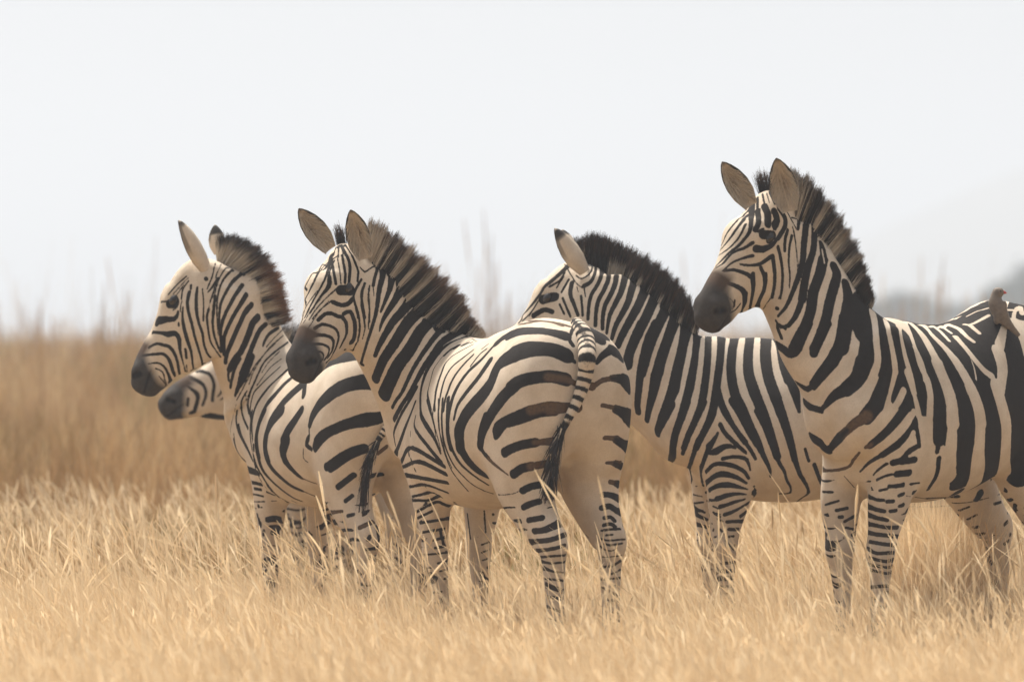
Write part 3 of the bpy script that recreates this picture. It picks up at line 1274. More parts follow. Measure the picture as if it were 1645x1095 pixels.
def stripe_field(V, curves):
    """Signed distance (m) from each point to the edge of the nearest dark stripe (negative inside), and how brown it is."""
    D = np.full(len(V), 0.05); B = np.zeros(len(V)); Wt = np.full(len(V), 0.05)
    for P, H, white, brown in curves:
        A = P[:-1] if len(P) > 1 else P
        P32 = P
        Bq = P[1:] if len(P) > 1 else P
        r = H.max() + 0.03
        m = np.where(((V > P.min(0) - r) & (V < P.max(0) + r)).all(1))[0]
        if len(m) == 0: continue
        best = np.full(len(m), 1.0)
        for k in range(len(A)):
            ab = Bq[k] - A[k]; L = ab @ ab + 1e-12
            t = np.clip(((V[m] - A[k]) @ ab) / L, 0, 1)
            d = np.linalg.norm(V[m] - A[k] - t[:, None] * ab, axis=1)
            h = H[k] * (1 - t) + H[min(k + 1, len(H) - 1)] * t
            best = np.minimum(best, d - h)
        if white:
            Wt[m] = np.minimum(Wt[m], best)
        else:
            up = best < D[m]
            D[m] = np.where(up, best, D[m])
            if brown: B[m] = np.maximum(B[m], np.clip(0.5 - best / 0.012, 0, 1))
            else: B[m] = np.where(best < -0.001, np.minimum(B[m], np.clip(1.0 + best / 0.012, 0, 1)), B[m])
    D = np.maximum(D, -Wt)
    return np.clip(D, -0.05, 0.05), B

def paint(z):
    cur = stripe_curves(z, STRIPES.get(z.name, ''))
    view = unit(z.V - np.array([0, 0, CAM_H]))
    facing = (z.N * view).sum(1) < 0.12
    D, B = stripe_field(z.V, cur)
    far = ~facing
    D2, B2 = stripe_field(z.V[far], cur + mirrored(z, cur))
    D[far], B[far] = D2, B2
    # broad arched bands on the hindquarters that stand behind other animals or beyond the picture
    lim = {'c': 0.0, 'd': -0.46, 'f': 0.75}.get(z.name)
    if lim is not None:
        lx, lz = (z.V - z.root) @ z.F / z.k, z.V[:, 2] / z.k
        rr = np.hypot(lx + 0.78, lz - 0.46)
        arch = np.abs(((rr / 0.135 + 0.06 * np.sin(9 * lz)) % 1) - 0.5) * 0.135 - 0.036
        vert = np.abs(((lx / 0.105 + 0.25 * np.sin(4 * lz)) % 1) - 0.5) * 0.105 - 0.028
        w = np.clip((lx + 0.20) / 0.1, 0, 1)
        e = arch * (1 - w) + vert * w + 0.08 * np.clip((0.66 - lz) / 0.08, 0, 1) + 0.2 * np.clip((lx - lim) / 0.05, 0, 1)
        D = np.where(D > 0.03, np.minimum(D, e + 0.03 * (1 - np.clip((D - 0.03) / 0.015, 0, 1))), D)
    # plain irregular bands on the lower legs, where no stripe of its own was laid
    r = np.random.default_rng(ord(z.name))
    for nm in ('frontleft', 'frontright', 'hindleft', 'hindright'):
        l = z.lofts[nm]
        lo, hi = l.box(0.04)
        m = np.where(((z.V > lo) & (z.V < hi)).all(1) & (z.V[:, 2] < (0.66 if nm[0] == 'f' else 0.60) * z.k))[0]
        i = l.near(z.V[m].astype(np.float32))
        q = z.V[m] - l.c[i]
        side = (q * l.s[i]).sum(1) / l.b[i] * (1 if 'left' in nm else -1)
        ok = np.hypot((q * l.u[i]).sum(1) / l.a[i], (q * l.s[i]).sum(1) / l.b[i]) < 1.16
        m, side, q = m[ok], side[ok], q[ok]
        zz = z.V[m, 2] + 0.016 * np.sin(side * 2.2 + r.random() * 6) + 0.05 * (q * z.F).sum(1)
        per = 0.040 + 0.012 * np.clip(z.V[m, 2] / 0.6, 0, 1)
        wob = 0.25 * np.sin(z.V[m, 2] * 61 + r.random() * 6) + 0.15 * np.sin(z.V[m, 2] * 137)
        band = np.abs(((zz / per + wob) % 1) - 0.5) * per            # 0 in the middle of a dark band
        inner = np.clip((-side - 0.25) / 0.5, 0, 1)
        e = band - 0.0092 + 0.012 * inner + 0.004 * np.sin(z.V[m, 2] * 33 + 2)
        free = np.clip((D[m] - 0.012) / 0.02, 0, 1)
        D[m] = np.where(D[m] > 0.012, np.minimum(D[m], e + 0.02 * (1 - free)), D[m])
    z.stripe, z.brown = D, B
    # head coordinates for the muzzle
    q = (z.V - z.hp) / z.hs
    x, zz = q @ z.hf, q @ z.hu
    onhead = np.linalg.norm(q - np.outer(x, z.hf) - np.outer(zz, z.hu), axis=1) < 0.12
    edge = 0.425 + 0.06 * np.clip((-zz - 0.06) / 0.12, 0, 1) - 0.012 * np.clip((zz + 0.03) / 0.03, 0, 1)
    inhead = onhead & (x > 0.3) & (x < 0.62) & (zz < 0.06) & (zz > -0.26)
    z.muzzle = np.where(inhead, np.clip((x - edge - 0.022 * np.clip((zz + 0.075) / 0.03, 0, 1)) / 0.04 + 0.5, 0, 1), 0)
    # nostrils, the line of the mouth, and the rims of the eyes
    yl = q @ z.hl
    seg = lambda a, b: np.linalg.norm(np.stack([x, np.abs(yl), zz], -1) - np.array(a) - np.clip(((np.stack([x, np.abs(yl), zz], -1) - np.array(a)) @ (np.array(b) - np.array(a))) / ((np.array(b) - np.array(a)) @ (np.array(b) - np.array(a))), 0, 1)[:, None] * (np.array(b) - np.array(a)), axis=1)
    nos = seg((0.503, 0.062, -0.100), (0.528, 0.056, -0.078))
    mou = seg((0.455, 0.068, -0.128), (0.565, 0.040, -0.150))
    z.pit = np.where(onhead, np.maximum(np.clip(1.4 - nos / 0.012, 0, 1), 0.85 * np.clip(1.3 - mou / 0.006, 0, 1)), 0)
    z.nose = np.where(inhead, np.clip((x - edge + 0.065) / 0.04, 0, 1) * np.clip((zz + 0.085) / 0.03, 0, 1), 0)
# ------------------------------------------------------------------ materials
def coat_material():
    m = Nodes('zebra_coat')
    p = m.pos()
    n1 = m.noise(260, 2, p); n2 = m.noise(70, 2, p)
    s = m.math('ADD', m.attr('stripe'), m.math('MULTIPLY', m.math('SUBTRACT', n1, 0.5), 0.003))
    s = m.math('ADD', s, m.math('MULTIPLY', m.math('SUBTRACT', n2, 0.5), 0.004))
    light = m.remap(s, -0.0016, 0.0016, 0, 1, True)
    dirt = m.noise(9, 4, p, 0.6)
    white = m.mix(m.remap(dirt, 0.35, 0.75), (0.69, 0.59, 0.475), (0.53, 0.425, 0.315))
    white = m.mix(m.remap(m.noise(230, 3, p, 0.7), 0.42, 0.72, 0, 0.40), white, (0.38, 0.30, 0.22))
    dark = m.mix(m.noise(40, 3, p), (0.009, 0.0065, 0.006), (0.020, 0.0145, 0.012))
    dark = m.mix(m.math('MULTIPLY', m.attr('brown'), m.remap(m.noise(110, 3, p), 0.3, 0.7, 0.55, 1.0)), dark, (0.125, 0.072, 0.038))
    col = m.mix(light, dark, white)
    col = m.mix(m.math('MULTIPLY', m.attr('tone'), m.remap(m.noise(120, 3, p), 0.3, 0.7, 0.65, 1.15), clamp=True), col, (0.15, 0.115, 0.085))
    col = m.mix(m.attr('nose'), col, (0.080, 0.050, 0.034))
    col = m.mix(m.attr('dark'), col, m.mix(m.noise(60, 3, p), (0.030, 0.0255, 0.0235), (0.066, 0.056, 0.050)))
    col = m.mix(m.attr('pit'), col, (0.008, 0.006, 0.006))
    m.bump(m.math('ADD', m.noise(330, 3, p, 0.7), m.math('MULTIPLY', m.noise(38, 3, p), 0.6)), 0.45, 0.006)
    return m.set(Base_Color=col, Roughness=0.8, Specular_IOR_Level=0.16)
def hair_material():
    m = Nodes('mane_hair')
    s = m.attr('stripe'); t = m.attr('along'); r = m.attr('ginger')
    root = m.mix(m.remap(s, -0.002, 0.002), (0.020, 0.016, 0.015), (0.55, 0.47, 0.37))
    tip = m.mix(r, (0.022, 0.016, 0.014), (0.19, 0.085, 0.036))
    return m.set(Base_Color=m.mix(m.remap(t, 0.45, 0.85, 0, 1, True), root, tip), Roughness=0.6, Specular_IOR_Level=0.3)
def eye_material():
    m = Nodes('eye')
    return m.set(Base_Color=(0.016, 0.009, 0.006), Roughness=0.05)
COAT, HAIR, EYE = coat_material(), hair_material(), eye_material()
# ------------------------------------------------------------------ ears, eyes, manes, tails, and the finished animals
def ear(z, base, tip, d0, d1, width, opening, rim_tip, curl=0.0):
    """A cupped leaf with an inner and an outer skin; returns verts, quads and coat channels."""
    b, t = px(base[0], base[1], d0), px(tip[0], tip[1], d1)
    ax = unit(t - b); L = np.linalg.norm(t - b)
    op = np.asarray(opening, float); op = unit(op - (op @ ax) * ax); sd = np.cross(ax, op)
    nv, nu = 22, 17
    v = np.linspace(0, 1, nv)[:, None]; u = np.linspace(-1, 1, nu)[None]
    w = 0.5 * width * np.interp(v, [0, .10, .28, .5, .7, .85, .95, 1], [.50, .66, .92, 1.0, .86, .58, .28, .04])
    ang = u * (1.45 - 0.45 * v)
    X = w * np.sin(ang) / np.sin(1.25); Zc = -w * (np.cos(ang) - 0.45) * 1.05
    bow = 0.05 * L * np.sin(np.pi * v) * curl
    C = b + v[..., None] * L * ax
    mid = C + X[..., None] * sd + (Zc + bow)[..., None] * op
    th = 0.0035
    inner, outer = mid + th * op, mid - th * op - 0.5 * th * np.sign(u)[..., None] * sd * 0
    V = np.concatenate([inner.reshape(-1, 3), outer.reshape(-1, 3)])
    idx = np.arange(nv * nu).reshape(nv, nu); o = nv * nu
    q = lambda i: np.stack([i[:-1, :-1], i[1:, :-1], i[1:, 1:], i[:-1, 1:]], -1).reshape(-1, 4)
    F = [q(idx), q(idx + o)[:, ::-1]]
    for col in (0, -1):
        e = idx[:, col]; s = np.stack([e[:-1], e[:-1] + o, e[1:] + o, e[1:]], -1); F.append(s if col == 0 else s[:, ::-1])
    e = idx[-1]; F.append(np.stack([e[:-1], e[:-1] + o, e[1:] + o, e[1:]], -1))
    vv = np.broadcast_to(v, (nv, nu)).ravel(); uu = np.broadcast_to(u, (nv, nu)).ravel()
    edge = np.maximum(np.abs(uu), 0)
    rim = np.clip((edge - 0.66) / 0.08, 0, 1) * np.clip((vv - 0.35) / 0.2, 0, 1)
    tipd = np.clip((vv - rim_tip) / 0.06, 0, 1) * (1 - 0.85 * np.clip((vv - 0.965) / 0.02, 0, 1))
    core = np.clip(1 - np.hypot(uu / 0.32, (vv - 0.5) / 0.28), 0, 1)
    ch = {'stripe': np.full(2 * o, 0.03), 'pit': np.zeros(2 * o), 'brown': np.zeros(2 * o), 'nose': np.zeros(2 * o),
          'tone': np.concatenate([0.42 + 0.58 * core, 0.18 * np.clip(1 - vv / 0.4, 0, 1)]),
          'dark': np.concatenate([np.maximum(rim, np.clip((vv - 0.93) / 0.04, 0, 1)), np.maximum(rim * 0.6, tipd)])}
    return V, np.concatenate(F), ch

def hair_strips(roots, tips, side, w0, w1, sag, ch):
    """Tapered ribbons from roots to tips, three quads each."""
    n = len(roots); K = 4
    t = np.linspace(0, 1, K)[None, :, None]
    P = roots[:, None] * (1 - t) + tips[:, None] * t + sag[:, None] * (t * (1 - t) * 2)
    w = (w0 * (1 - t) + w1 * t) * 0.5
    V = np.stack([P - side[:, None] * w, P + side[:, None] * w], 2).reshape(-1, 3)
    i = (np.arange(n)[:, None] * 2 * K + np.arange(K - 1)[None] * 2)[..., None]
    F = np.concatenate([i, i + 1, i + 3, i + 2], -1).reshape(-1, 4)
    out = {k: np.repeat(v, 2 * K) for k, v in ch.items()}
    out['along'] = np.tile(np.repeat(np.linspace(0, 1, K), 2), n)
    return V, F, out

def mane(z, pairs, n, ginger, lateral=0.020, forelock=None):
    """pairs: (root x, y, tip x, y) along the crest, from the poll to the withers."""
    A = np.array(pairs, float)
    dl = np.concatenate([[0], np.cumsum(np.hypot(*np.diff(A[:, :2], axis=0).T))]); dl /= dl[-1]
    r = np.random.default_rng(len(pairs) * 31 + n)
    u = r.random(n)
    pr = [np.interp(u, dl, A[:, k]) for k in range(4)]
    g = np.interp(u, np.linspace(0, 1, len(ginger)), ginger)
    axis = np.concatenate([z.lofts['neck'].c, z.lofts['torso'].c[-20:]]); sides = np.concatenate([z.lofts['neck'].s, z.lofts['torso'].s[-20:]])
    R, T, S, St = np.zeros((n, 3)), np.zeros((n, 3)), np.zeros((n, 3)), np.zeros(n)
    clump = 1 + 0.07 * np.sin(u * 70 + 3) + 0.05 * np.sin(u * 181)
    for i in range(n):
        p0 = px(pr[0][i], pr[1][i], z.root[1])
        k = np.argmin(((axis[:, [0, 2]] - p0[[0, 2]]) ** 2).sum(1))
        d = axis[k, 1]
        a, b = px(pr[0][i], pr[1][i], d), px(pr[2][i], pr[3][i], d)
        up = b - a
        lat = sides[k] * r.normal(0, lateral * 0.6)
        R[i] = a + lat - unit(up) * (0.022 + 0.006 * abs(r.normal()))
        T[i] = a + up * clump[i] * (0.62 + 0.36 * r.random() ** 0.7) + lat * 1.3 + r.normal(0, 0.007, 3)
        S[i] = unit(np.cross(up, r.normal(0, 1, 3)))
        q = px(pr[0][i] - 0.18 * (pr[2][i] - pr[0][i]), pr[1][i] - 0.18 * (pr[3][i] - pr[1][i]), d) - np.array([0, 0.05, 0])
        loc, _, f, _ = z.bvh.find_nearest(Vector(q))
        St[i] = z.stripe[z.Fc[f]].mean()
    sag = np.outer(r.normal(0.0, 0.006, n), [1, 0, 0]) + r.normal(0, 0.004, (n, 3))
    return hair_strips(R, T, S, 0.0030, 0.0007, sag, {'stripe': St + r.normal(0, 0.0012, n), 'ginger': np.clip(g + r.normal(0, 0.2, n), 0, 1)})

def tuft(path, spread, n, seed, ginger=0.0):
    """Long dark hair hanging along a path of points."""
    r = np.random.default_rng(seed); path = np.asarray(path, float)
    t0 = r.random(n) * 0.55; L = 0.35 + 0.3 * r.random(n)
    k = np.linspace(0, 1, len(path))
    at = lambda t: np.stack([np.interp(t, k, path[:, q]) for q in range(3)], -1)
    R, T = at(t0), at(np.clip(t0 + L, 0, 1))
    R = R + r.normal(0, spread * 0.35, (n, 3)); T = T + r.normal(0, spread, (n, 3)) * np.array([1, 0.6, 0.8])
    S = unit(np.cross(T - R, r.normal(0, 1, (n, 3))))
    return hair_strips(R, T, S, 0.006, 0.0015, r.normal(0, 0.006, (n, 3)), {'stripe': np.where(r.random(n) < 0.12, 0.01, -0.01), 'ginger': np.clip(r.normal(ginger, 0.15, n), 0, 1)})

def tail_tube(pts, radii, bands, axis_line=True):
    """The striped dock of the tail as a round tapering tube."""
    c = catmull(np.asarray(pts, float), 10); a = catmull(np.asarray(radii, float), 10)
    t = unit(np.gradient(c, axis=0)); s = unit(np.cross(t, [0, 1.0, 0.05])); u = np.cross(s, t)
    n, m = len(c), 18
    th = np.linspace(0, 2 * np.pi, m, endpoint=False)
    V = (c[:, None] + a[:, None, None] * (np.cos(th)[None, :, None] * s[:, None] + np.sin(th)[None, :, None] * u[:, None])).reshape(-1, 3)
    i = np.arange(n * m).reshape(n, m); j = np.roll(i, -1, 1)
    F = np.stack([i[:-1], j[:-1], j[1:], i[1:]], -1).reshape(-1, 4)
    ln = np.concatenate([[0], np.cumsum(np.linalg.norm(np.diff(c, axis=0), axis=1))]); ln /= ln[-1]
    ph = np.repeat(np.abs(((ln * bands) % 1) - 0.5) * 2, m)                 # 1 in the middle of a pale band
    front = np.tile(np.abs(((th + np.pi / 2 + np.pi) % (2 * np.pi)) - np.pi), n)   # angle from the side that faces back
    edge = (ph - 0.46) * 0.012
    line = (front - 0.24 * np.clip(1.25 - np.repeat(ln, m) * 1.5, 0, 1)) * 0.02
    if axis_line: edge = np.minimum(edge, line)
    edge = np.minimum(edge, (0.93 - np.repeat(ln, m)) * 0.1)
    return V, F, edge

def finish(z, label, ears, mane_pairs, n_mane, ginger, forelock=None, tail=None, tips=1.0):
    V, F = [z.V], [z.Fc]
    zero = np.zeros(len(z.V))
    # dark hooves
    ch = {'stripe': [z.stripe], 'brown': [z.brown], 'pit': [z.pit], 'dark': [np.maximum(z.muzzle, np.clip((0.062 * z.k - z.V[:, 2]) / 0.01, 0, 1))], 'nose': [z.nose],
          'tone': [np.clip(0.25 * (0.62 * z.k - z.V[:, 2]) / 0.3, 0, 0.2)]}
    for e in ears:
        v, f, c = ear(z, *e)
        F.append(f + sum(len(q) for q in V)); V.append(v)
        for k in ch: ch[k].append(c[k])
    V, F = np.concatenate(V), np.concatenate(F)
    me = mesh_from('zebra', V - z.root, F)
    for k in ch: attr(me, k, np.concatenate(ch[k]))
    o = link('zebra', me, COAT)
    o.location = z.root
    bpy.context.view_layer.update()
    tag(o, label, 'zebra', 'zebras standing in the dry grass')
    def child(name, v, f, mat, chan=None, smooth=True):
        m = mesh_from(name, v - z.root, f, smooth)
        for k, val in (chan or {}).items(): attr(m, k, val)
        c = link(name, m, mat); c.parent = o
        return c
    # eyes
    th, ph = np.linspace(0, 2 * np.pi, 20, endpoint=False), np.linspace(0, np.pi, 12)
    S = np.stack([np.outer(np.sin(ph), np.cos(th)), np.outer(np.sin(ph), np.sin(th)), np.outer(np.cos(ph), np.ones(20))], -1).reshape(-1, 3)
    i = np.arange(240).reshape(12, 20); j = np.roll(i, -1, 1)
    SF = np.stack([i[:-1], i[1:], j[1:], j[:-1]], -1).reshape(-1, 4)
    for sg in (1, -1):
        c = z.H(0.178, sg * 0.096, -0.064)
        child('eye', c + (S * np.array([0.024, 0.017, 0.019])) @ np.array([z.hf, z.hl, z.hu]) * z.hs, SF, EYE)
    # pale hair inside each ear
    r = np.random.default_rng(len(z.V))
    for e in ears:
        if e[5][1] > 0: continue                       # seen from behind
        R, T = [], []
        v, f, c = ear(z, *e)
        nv, nu = 22, 17
        G = v[:nv * nu].reshape(nv, nu, 3)
        for _ in range(320):
            i, j = r.integers(1, 15), r.choice([1, 2, 3, 13, 14, 15, 5, 7, 9, 11], p=[.13, .13, .12, .12, .13, .13, .06, .06, .06, .06])
            p0 = G[i, j]; q = G[min(i + 4, nv - 2), int(np.clip(8 + (j - 8) * 0.45, 0, nu - 1))]
            R.append(p0); T.append(p0 + (q - p0) * (0.45 + 0.5 * r.random()) + r.normal(0, 0.003, 3) + np.array([0, -0.006, 0]))
        R, T = np.array(R), np.array(T)
        v, f, c = hair_strips(R, T, unit(np.cross(T - R, r.normal(0, 1, R.shape))), 0.0026, 0.0008, r.normal(0, 0.003, R.shape), {'stripe': np.full(len(R), 0.01), 'ginger': np.zeros(len(R))})
        c['along'] = c['along'] * 0.35
        child('ear_hair', v, f, HAIR, c)
    # mane (and the forelock between the ears)
    v, f, c = mane(z, mane_pairs, n_mane, ginger)
    if forelock:
        v2, f2, c2 = mane(z, forelock, 260, [0.45], 0.016)
        c2['stripe'][:] = -0.01
        f = np.concatenate([f, f2 + len(v)]); v = np.concatenate([v, v2]); c = {k: np.concatenate([c[k], c2[k]]) for k in c}
    c['along'] = c['along'] * tips
    child('mane', v, f, HAIR, c)
    # tail
    if tail is None:
        p = [z.W(-0.60, 0, 1.17), z.W(-0.68, 0, 1.12), z.W(-0.70, 0.01, 1.0), z.W(-0.69, 0.015, 0.86), z.W(-0.685, 0.02, 0.74)]
        rad, hang = [0.036, 0.034, 0.028, 0.020, 0.014], [z.W(-0.69, 0.015, 0.82), z.W(-0.685, 0.02, 0.66), z.W(-0.68, 0.02, 0.46)]
    else:
        p, rad, hang = tail
    v, f, e = tail_tube(p, rad, 15)
    zz = np.zeros(len(v))
    t = child('tail', v, f, COAT, {'stripe': e, 'brown': zz, 'dark': zz, 'nose': zz, 'tone': zz, 'pit': zz})
    v, f, c = tuft(hang, 0.016 if z.name == 'b' else 0.011, 700 if z.name == 'b' else 380, 5)
    m = mesh_from('tail_tuft', v - z.root, f)
    for k in c: attr(m, k, c[k])
    h = link('tail_tuft', m, HAIR); h.parent = t
    return o

for z in ZEBRAS:
    paint(z)
ZB = {z.name: z for z in ZEBRAS}

def hang_path(z, pts, off):
    out = []
    for (x, y), o in zip(pts, off):
        loc, _ = ray_hit(z, x, y)
        out.append(px(x, y, loc[1] - o))
    return out

b = ZB['b']
tb = hang_path(b, [(926, 520), (936, 534), (942, 552), (943, 575), (941, 598), (935, 622), (926, 646), (915, 668), (903, 692)],
               [-0.008, 0.002, 0.014, 0.022, 0.026, 0.03, 0.03, 0.03, 0.028])
dmin = min(p[1] for p in tb[2:6])
tb = tb[:3] + [px(*q, min(dmin + 0.004 * i, p[1])) for i, (q, p) in enumerate(zip([(943, 575), (941, 598), (935, 622), (926, 646), (915, 668), (903, 692)], tb[3:]))]
hb = [px(906, 682, tb[-1][1] - 0.004), px(893, 715, tb[-1][1] - 0.006), px(884, 750, tb[-1][1] - 0.004), px(880, 805, tb[-1][1])]
zebra_rump = finish(b, 'zebra with its broad striped rump and hanging tail to the viewer, head turned left',
       [((530, 402), (480, 335), 24.64, 24.60, 0.100, (0.45, -0.85, 0.0), 0.80), ((588, 416), (563, 337), 24.60, 24.57, 0.102, (-0.30, -0.95, 0.05), 0.84)],
       [(586, 400, 597, 348), (612, 428, 642, 378), (640, 462, 686, 414), (666, 491, 716, 444), (700, 516, 744, 472), (734, 538, 757, 508), (770, 548, 780, 536)], 12000,
       [0.25, 0.4, 0.7, 0.6, 0.6], forelock=[(546, 404, 536, 360), (556, 404, 548, 362)], tips=0.72, tail=(tb, [0.026, 0.033, 0.036, 0.034, 0.030, 0.026, 0.021, 0.017, 0.012], hb))

a = ZB['a']
ta = hang_path(a, [(652, 606), (646, 625), (640, 644), (632, 666), (620, 688), (607, 708)], [0.0, 0.012, 0.03, 0.03, 0.03, 0.03])
ha = [px(609, 704, ta[-1][1] - 0.005), px(596, 728, ta[-1][1] - 0.008), px(584, 762, ta[-1][1] - 0.006), px(582, 820, ta[-1][1])]
finish(a, 'leftmost zebra in full profile facing left, its mane tipped with ginger',
       [((334, 436), (287, 354), 26.18, 26.14, 0.092, (-0.80, 0.55, 0.0), 0.86), ((352, 408), (345, 361), 26.42, 26.44, 0.072, (-0.25, 0.9, 0.1), 0.62)],
       [(350, 412, 352, 374), (364, 412, 386, 378), (378, 424, 412, 392), (388, 440, 434, 412), (402, 469, 455, 448), (416, 498, 461, 486), (434, 524, 466, 514)], 10000,
       [0.0, 0.0, 0.2, 1.0, 1.0, 0.9, 0.5], tips=0.95, tail=(ta, [0.03, 0.028, 0.024, 0.02, 0.016, 0.012], ha))

c = ZB['c']
finish(c, 'zebra with broad black stripes standing side-on, its muzzle hidden behind a rump',
       [((940, 436), (891, 367), 25.66, 25.62, 0.092, (-0.62, 0.75, 0.1), 0.76), ((925, 420), (903, 369), 25.84, 25.86, 0.075, (-0.5, 0.8, 0.1), 0.76)],
       [(934, 408, 926, 382), (953, 413, 958, 374), (989, 437, 1000, 390), (1012, 453, 1034, 408), (1036, 474, 1062, 424), (1060, 495, 1086, 446), (1088, 522, 1104, 472), (1115, 544, 1124, 508)], 11000, [0.08], tips=1.25)

d = ZB['d']
finish(d, 'tallest zebra at the right, head held high, a small bird on its back',
       [((1206, 332), (1160, 260), 23.86, 23.82, 0.100, (0.42, -0.88, 0.0), 0.86), ((1270, 340), (1247, 254), 23.82, 23.80, 0.112, (-0.28, -0.95, 0.05), 0.86)],
       [(1258, 318, 1258, 266), (1284, 345, 1302, 284), (1310, 381, 1342, 332), (1330, 408, 1364, 368), (1350, 437, 1382, 404), (1374, 473, 1395, 444), (1398, 494, 1403, 480)], 12000,
       [0.12], tips=0.74, forelock=[(1222, 316, 1210, 276), (1238, 316, 1232, 272)])
finish(ZB['f'], 'zebra hidden behind the leftmost one, only its black muzzle and striped jaw showing', [], [(445, 545, 455, 515), (480, 551, 495, 520), (540, 562, 550, 545)], 800, [0.1])

# ------------------------------------------------------------------ the oxpecker on the tall zebra's back
def oxpecker():
    loc, _ = ray_hit(d, 1610, 512)
    D0 = loc[1] - 0.03
    P = lambda x, y, o=0.0: px(x, y, D0 + o)
    on = lambda x, y, o: px(x, y, min(D0, ray_hit(d, x, y)[0][1]) - o)
    rows = [(1603, 470, 7.4, 7.0), (1600, 477, 9.2, 8.6), (1600, 486, 12.2, 11), (1604, 497, 13.2, 11.5), (1610, 508, 11.6, 10.5), (1616, 517, 8.6, 7.5), (1622, 524, 6.0, 4.5)]
    s = D0 / F_PX
    body = Loft([P(x, y, -0.010 * (i / 6)) for i, (x, y, w, _) in enumerate(rows)], np.array([1.0, 0, 0.4]), [r[2] * s for r in rows], [r[3] * s for r in rows], cap=(0.014, 0.006))
    tail = Loft([on(1613, 512, 0.012), on(1624, 525, 0.016), on(1637, 539, 0.014)], np.array([1.0, 0, 0.9]), [6 * s, 5.5 * s, 3.4 * s], [3 * s, 2.2 * s, 1.2 * s], cap=(0.003, 0.002))
    head = Blob(P(1604, 469), np.array([8.8, 7.6, 7.4]) * s)
    w1 = Blob(P(1607, 502, -0.020), np.array([8.5, 5, 20]) * s, np.array([[0.92, 0, 0.38], [0, 1, 0], [-0.38, 0, 0.92]]).T)
    legs = [(Loft([P(1601 + k * 9, 506, 0.005), P(1600 + k * 9, 516, 0.012)], np.array([1.0, 0, 0]), [2 * s, 1.2 * s], [2 * s, 1.2 * s], cap=(0.002, 0.002)), 0.004, 1) for k in (0, 1)]
    V, F = skin([(body, 0.01, 1), (head, 0.012, 1), (tail, 0.008, 1), (w1, 0.006, 1)] + legs, 0.0021)
    if np.einsum('ij,ij->i', V[F[:, 0]], np.cross(V[F[:, 1]], V[F[:, 2]])).sum() < 0: F = F[:, ::-1]
    m = Nodes('oxpecker_feathers')
    m.bump(m.noise(300, 3), 0.4, 0.003)
    g = m.n.new('ShaderNodeSeparateXYZ'); m.l.new(m.pos(), g.inputs[0])
    col = m.mix(m.remap(m.noise(60, 3), 0.3, 0.7), (0.20, 0.16, 0.125), (0.14, 0.11, 0.088))
    m.set(Base_Color=col, Roughness=0.75)
    base = P(1606, 516)
    o = link('oxpecker', mesh_from('oxpecker', V - base, F), m.mat)
    o.location = base
    tag(o, 'small grey-brown oxpecker with a red beak perched on the tallest zebra\'s back', 'bird')
    mb = Nodes('red_beak'); mb.set(Base_Color=(0.50, 0.06, 0.05), Roughness=0.4)
    bk = Loft([P(1609, 469.5, -0.002), P(1613, 469.5, -0.002), P(1617, 471, -0.002)], np.array([0, 0, 1.0]), [3.6 * s, 2.8 * s, 0.8 * s], [2.8 * s, 2.0 * s, 0.8 * s], cap=(0.002, 0.001))
    V, F = skin([(bk, 0.001, 1)], 0.0009)
    k = link('beak', mesh_from('beak', V - base, F), mb.mat); k.parent = o
    e = Blob(P(1607, 468, -0.0172), np.array([1.5, 1, 1.5]) * s)
    V, F = skin([(e, 0.001, 1)], 0.0006)
    k = link('eye', mesh_from('eye', V - base, F), EYE); k.parent = o
oxpecker()
# ------------------------------------------------------------------ the plain: ground, grass, far trees, hill, haze
def leaf_material(name, cols, trans=0.35, tip=None):
    """cols: colours picked along the 'tint' channel; grass lets some light through."""
    m = Nodes(name)
    r = m.n.new('ShaderNodeValToRGB')
    el = r.color_ramp.elements
    while len(el) < len(cols): el.new(0.5)
    for i, c in enumerate(cols):
        el[i].position = i / (len(cols) - 1); el[i].color = c + (1.0,)
    m.l.new(m.attr('tint'), r.inputs[0])
    col = r.outputs[0]
    m.n.remove(m.bsdf)
    a, b, x = m.n.new('ShaderNodeBsdfDiffuse'), m.n.new('ShaderNodeBsdfTranslucent'), m.n.new('ShaderNodeMixShader')
    x.inputs[0].default_value = trans
    m.l.new(col, a.inputs[0]); m.l.new(col, b.inputs[0])
    m.l.new(a.outputs[0], x.inputs[1]); m.l.new(b.outputs[0], x.inputs[2]); m.l.new(x.outputs[0], m.out.inputs['Surface'])
    return m.mat

def ribbons(base, h, lean, ldir, width, face, tint, K=5, taper=0.15, head=None):
    """Bent grass ribbons. base (n,3); h heights; lean how far they bend; ldir (n,2) where to; face: angle of the flat side."""
    n = len(base)
    t = np.linspace(0, 1, K)[None]
    z = h[:, None] * t * (1 - 0.22 * (lean[:, None] ** 2) * t)
    off = (h * lean)[:, None] * (0.35 * t + 0.65 * t ** 2)
    P = np.stack([base[:, 0:1] + ldir[:, 0:1] * off, base[:, 1:2] + ldir[:, 1:2] * off, base[:, 2:3] + z], -1)
    w = width[:, None] * ((1 - t) * (1 - taper) + taper) * 0.5
    if head is not None:
        w = w + head[:, None] * np.exp(-((t - 0.9) / 0.075) ** 2) * 0.5
    sd = np.stack([np.cos(face), np.sin(face), np.zeros(n)], -1)[:, None]
    V = np.stack([P - sd * w[..., None], P + sd * w[..., None]], 2).reshape(-1, 3)
    i = (np.arange(n)[:, None] * 2 * K + np.arange(K - 1)[None] * 2)[..., None]
    F = np.concatenate([i, i + 1, i + 3, i + 2], -1).reshape(-1, 4)
    return V.astype(np.float32), F.astype(np.int32), np.repeat(tint, 2 * K)

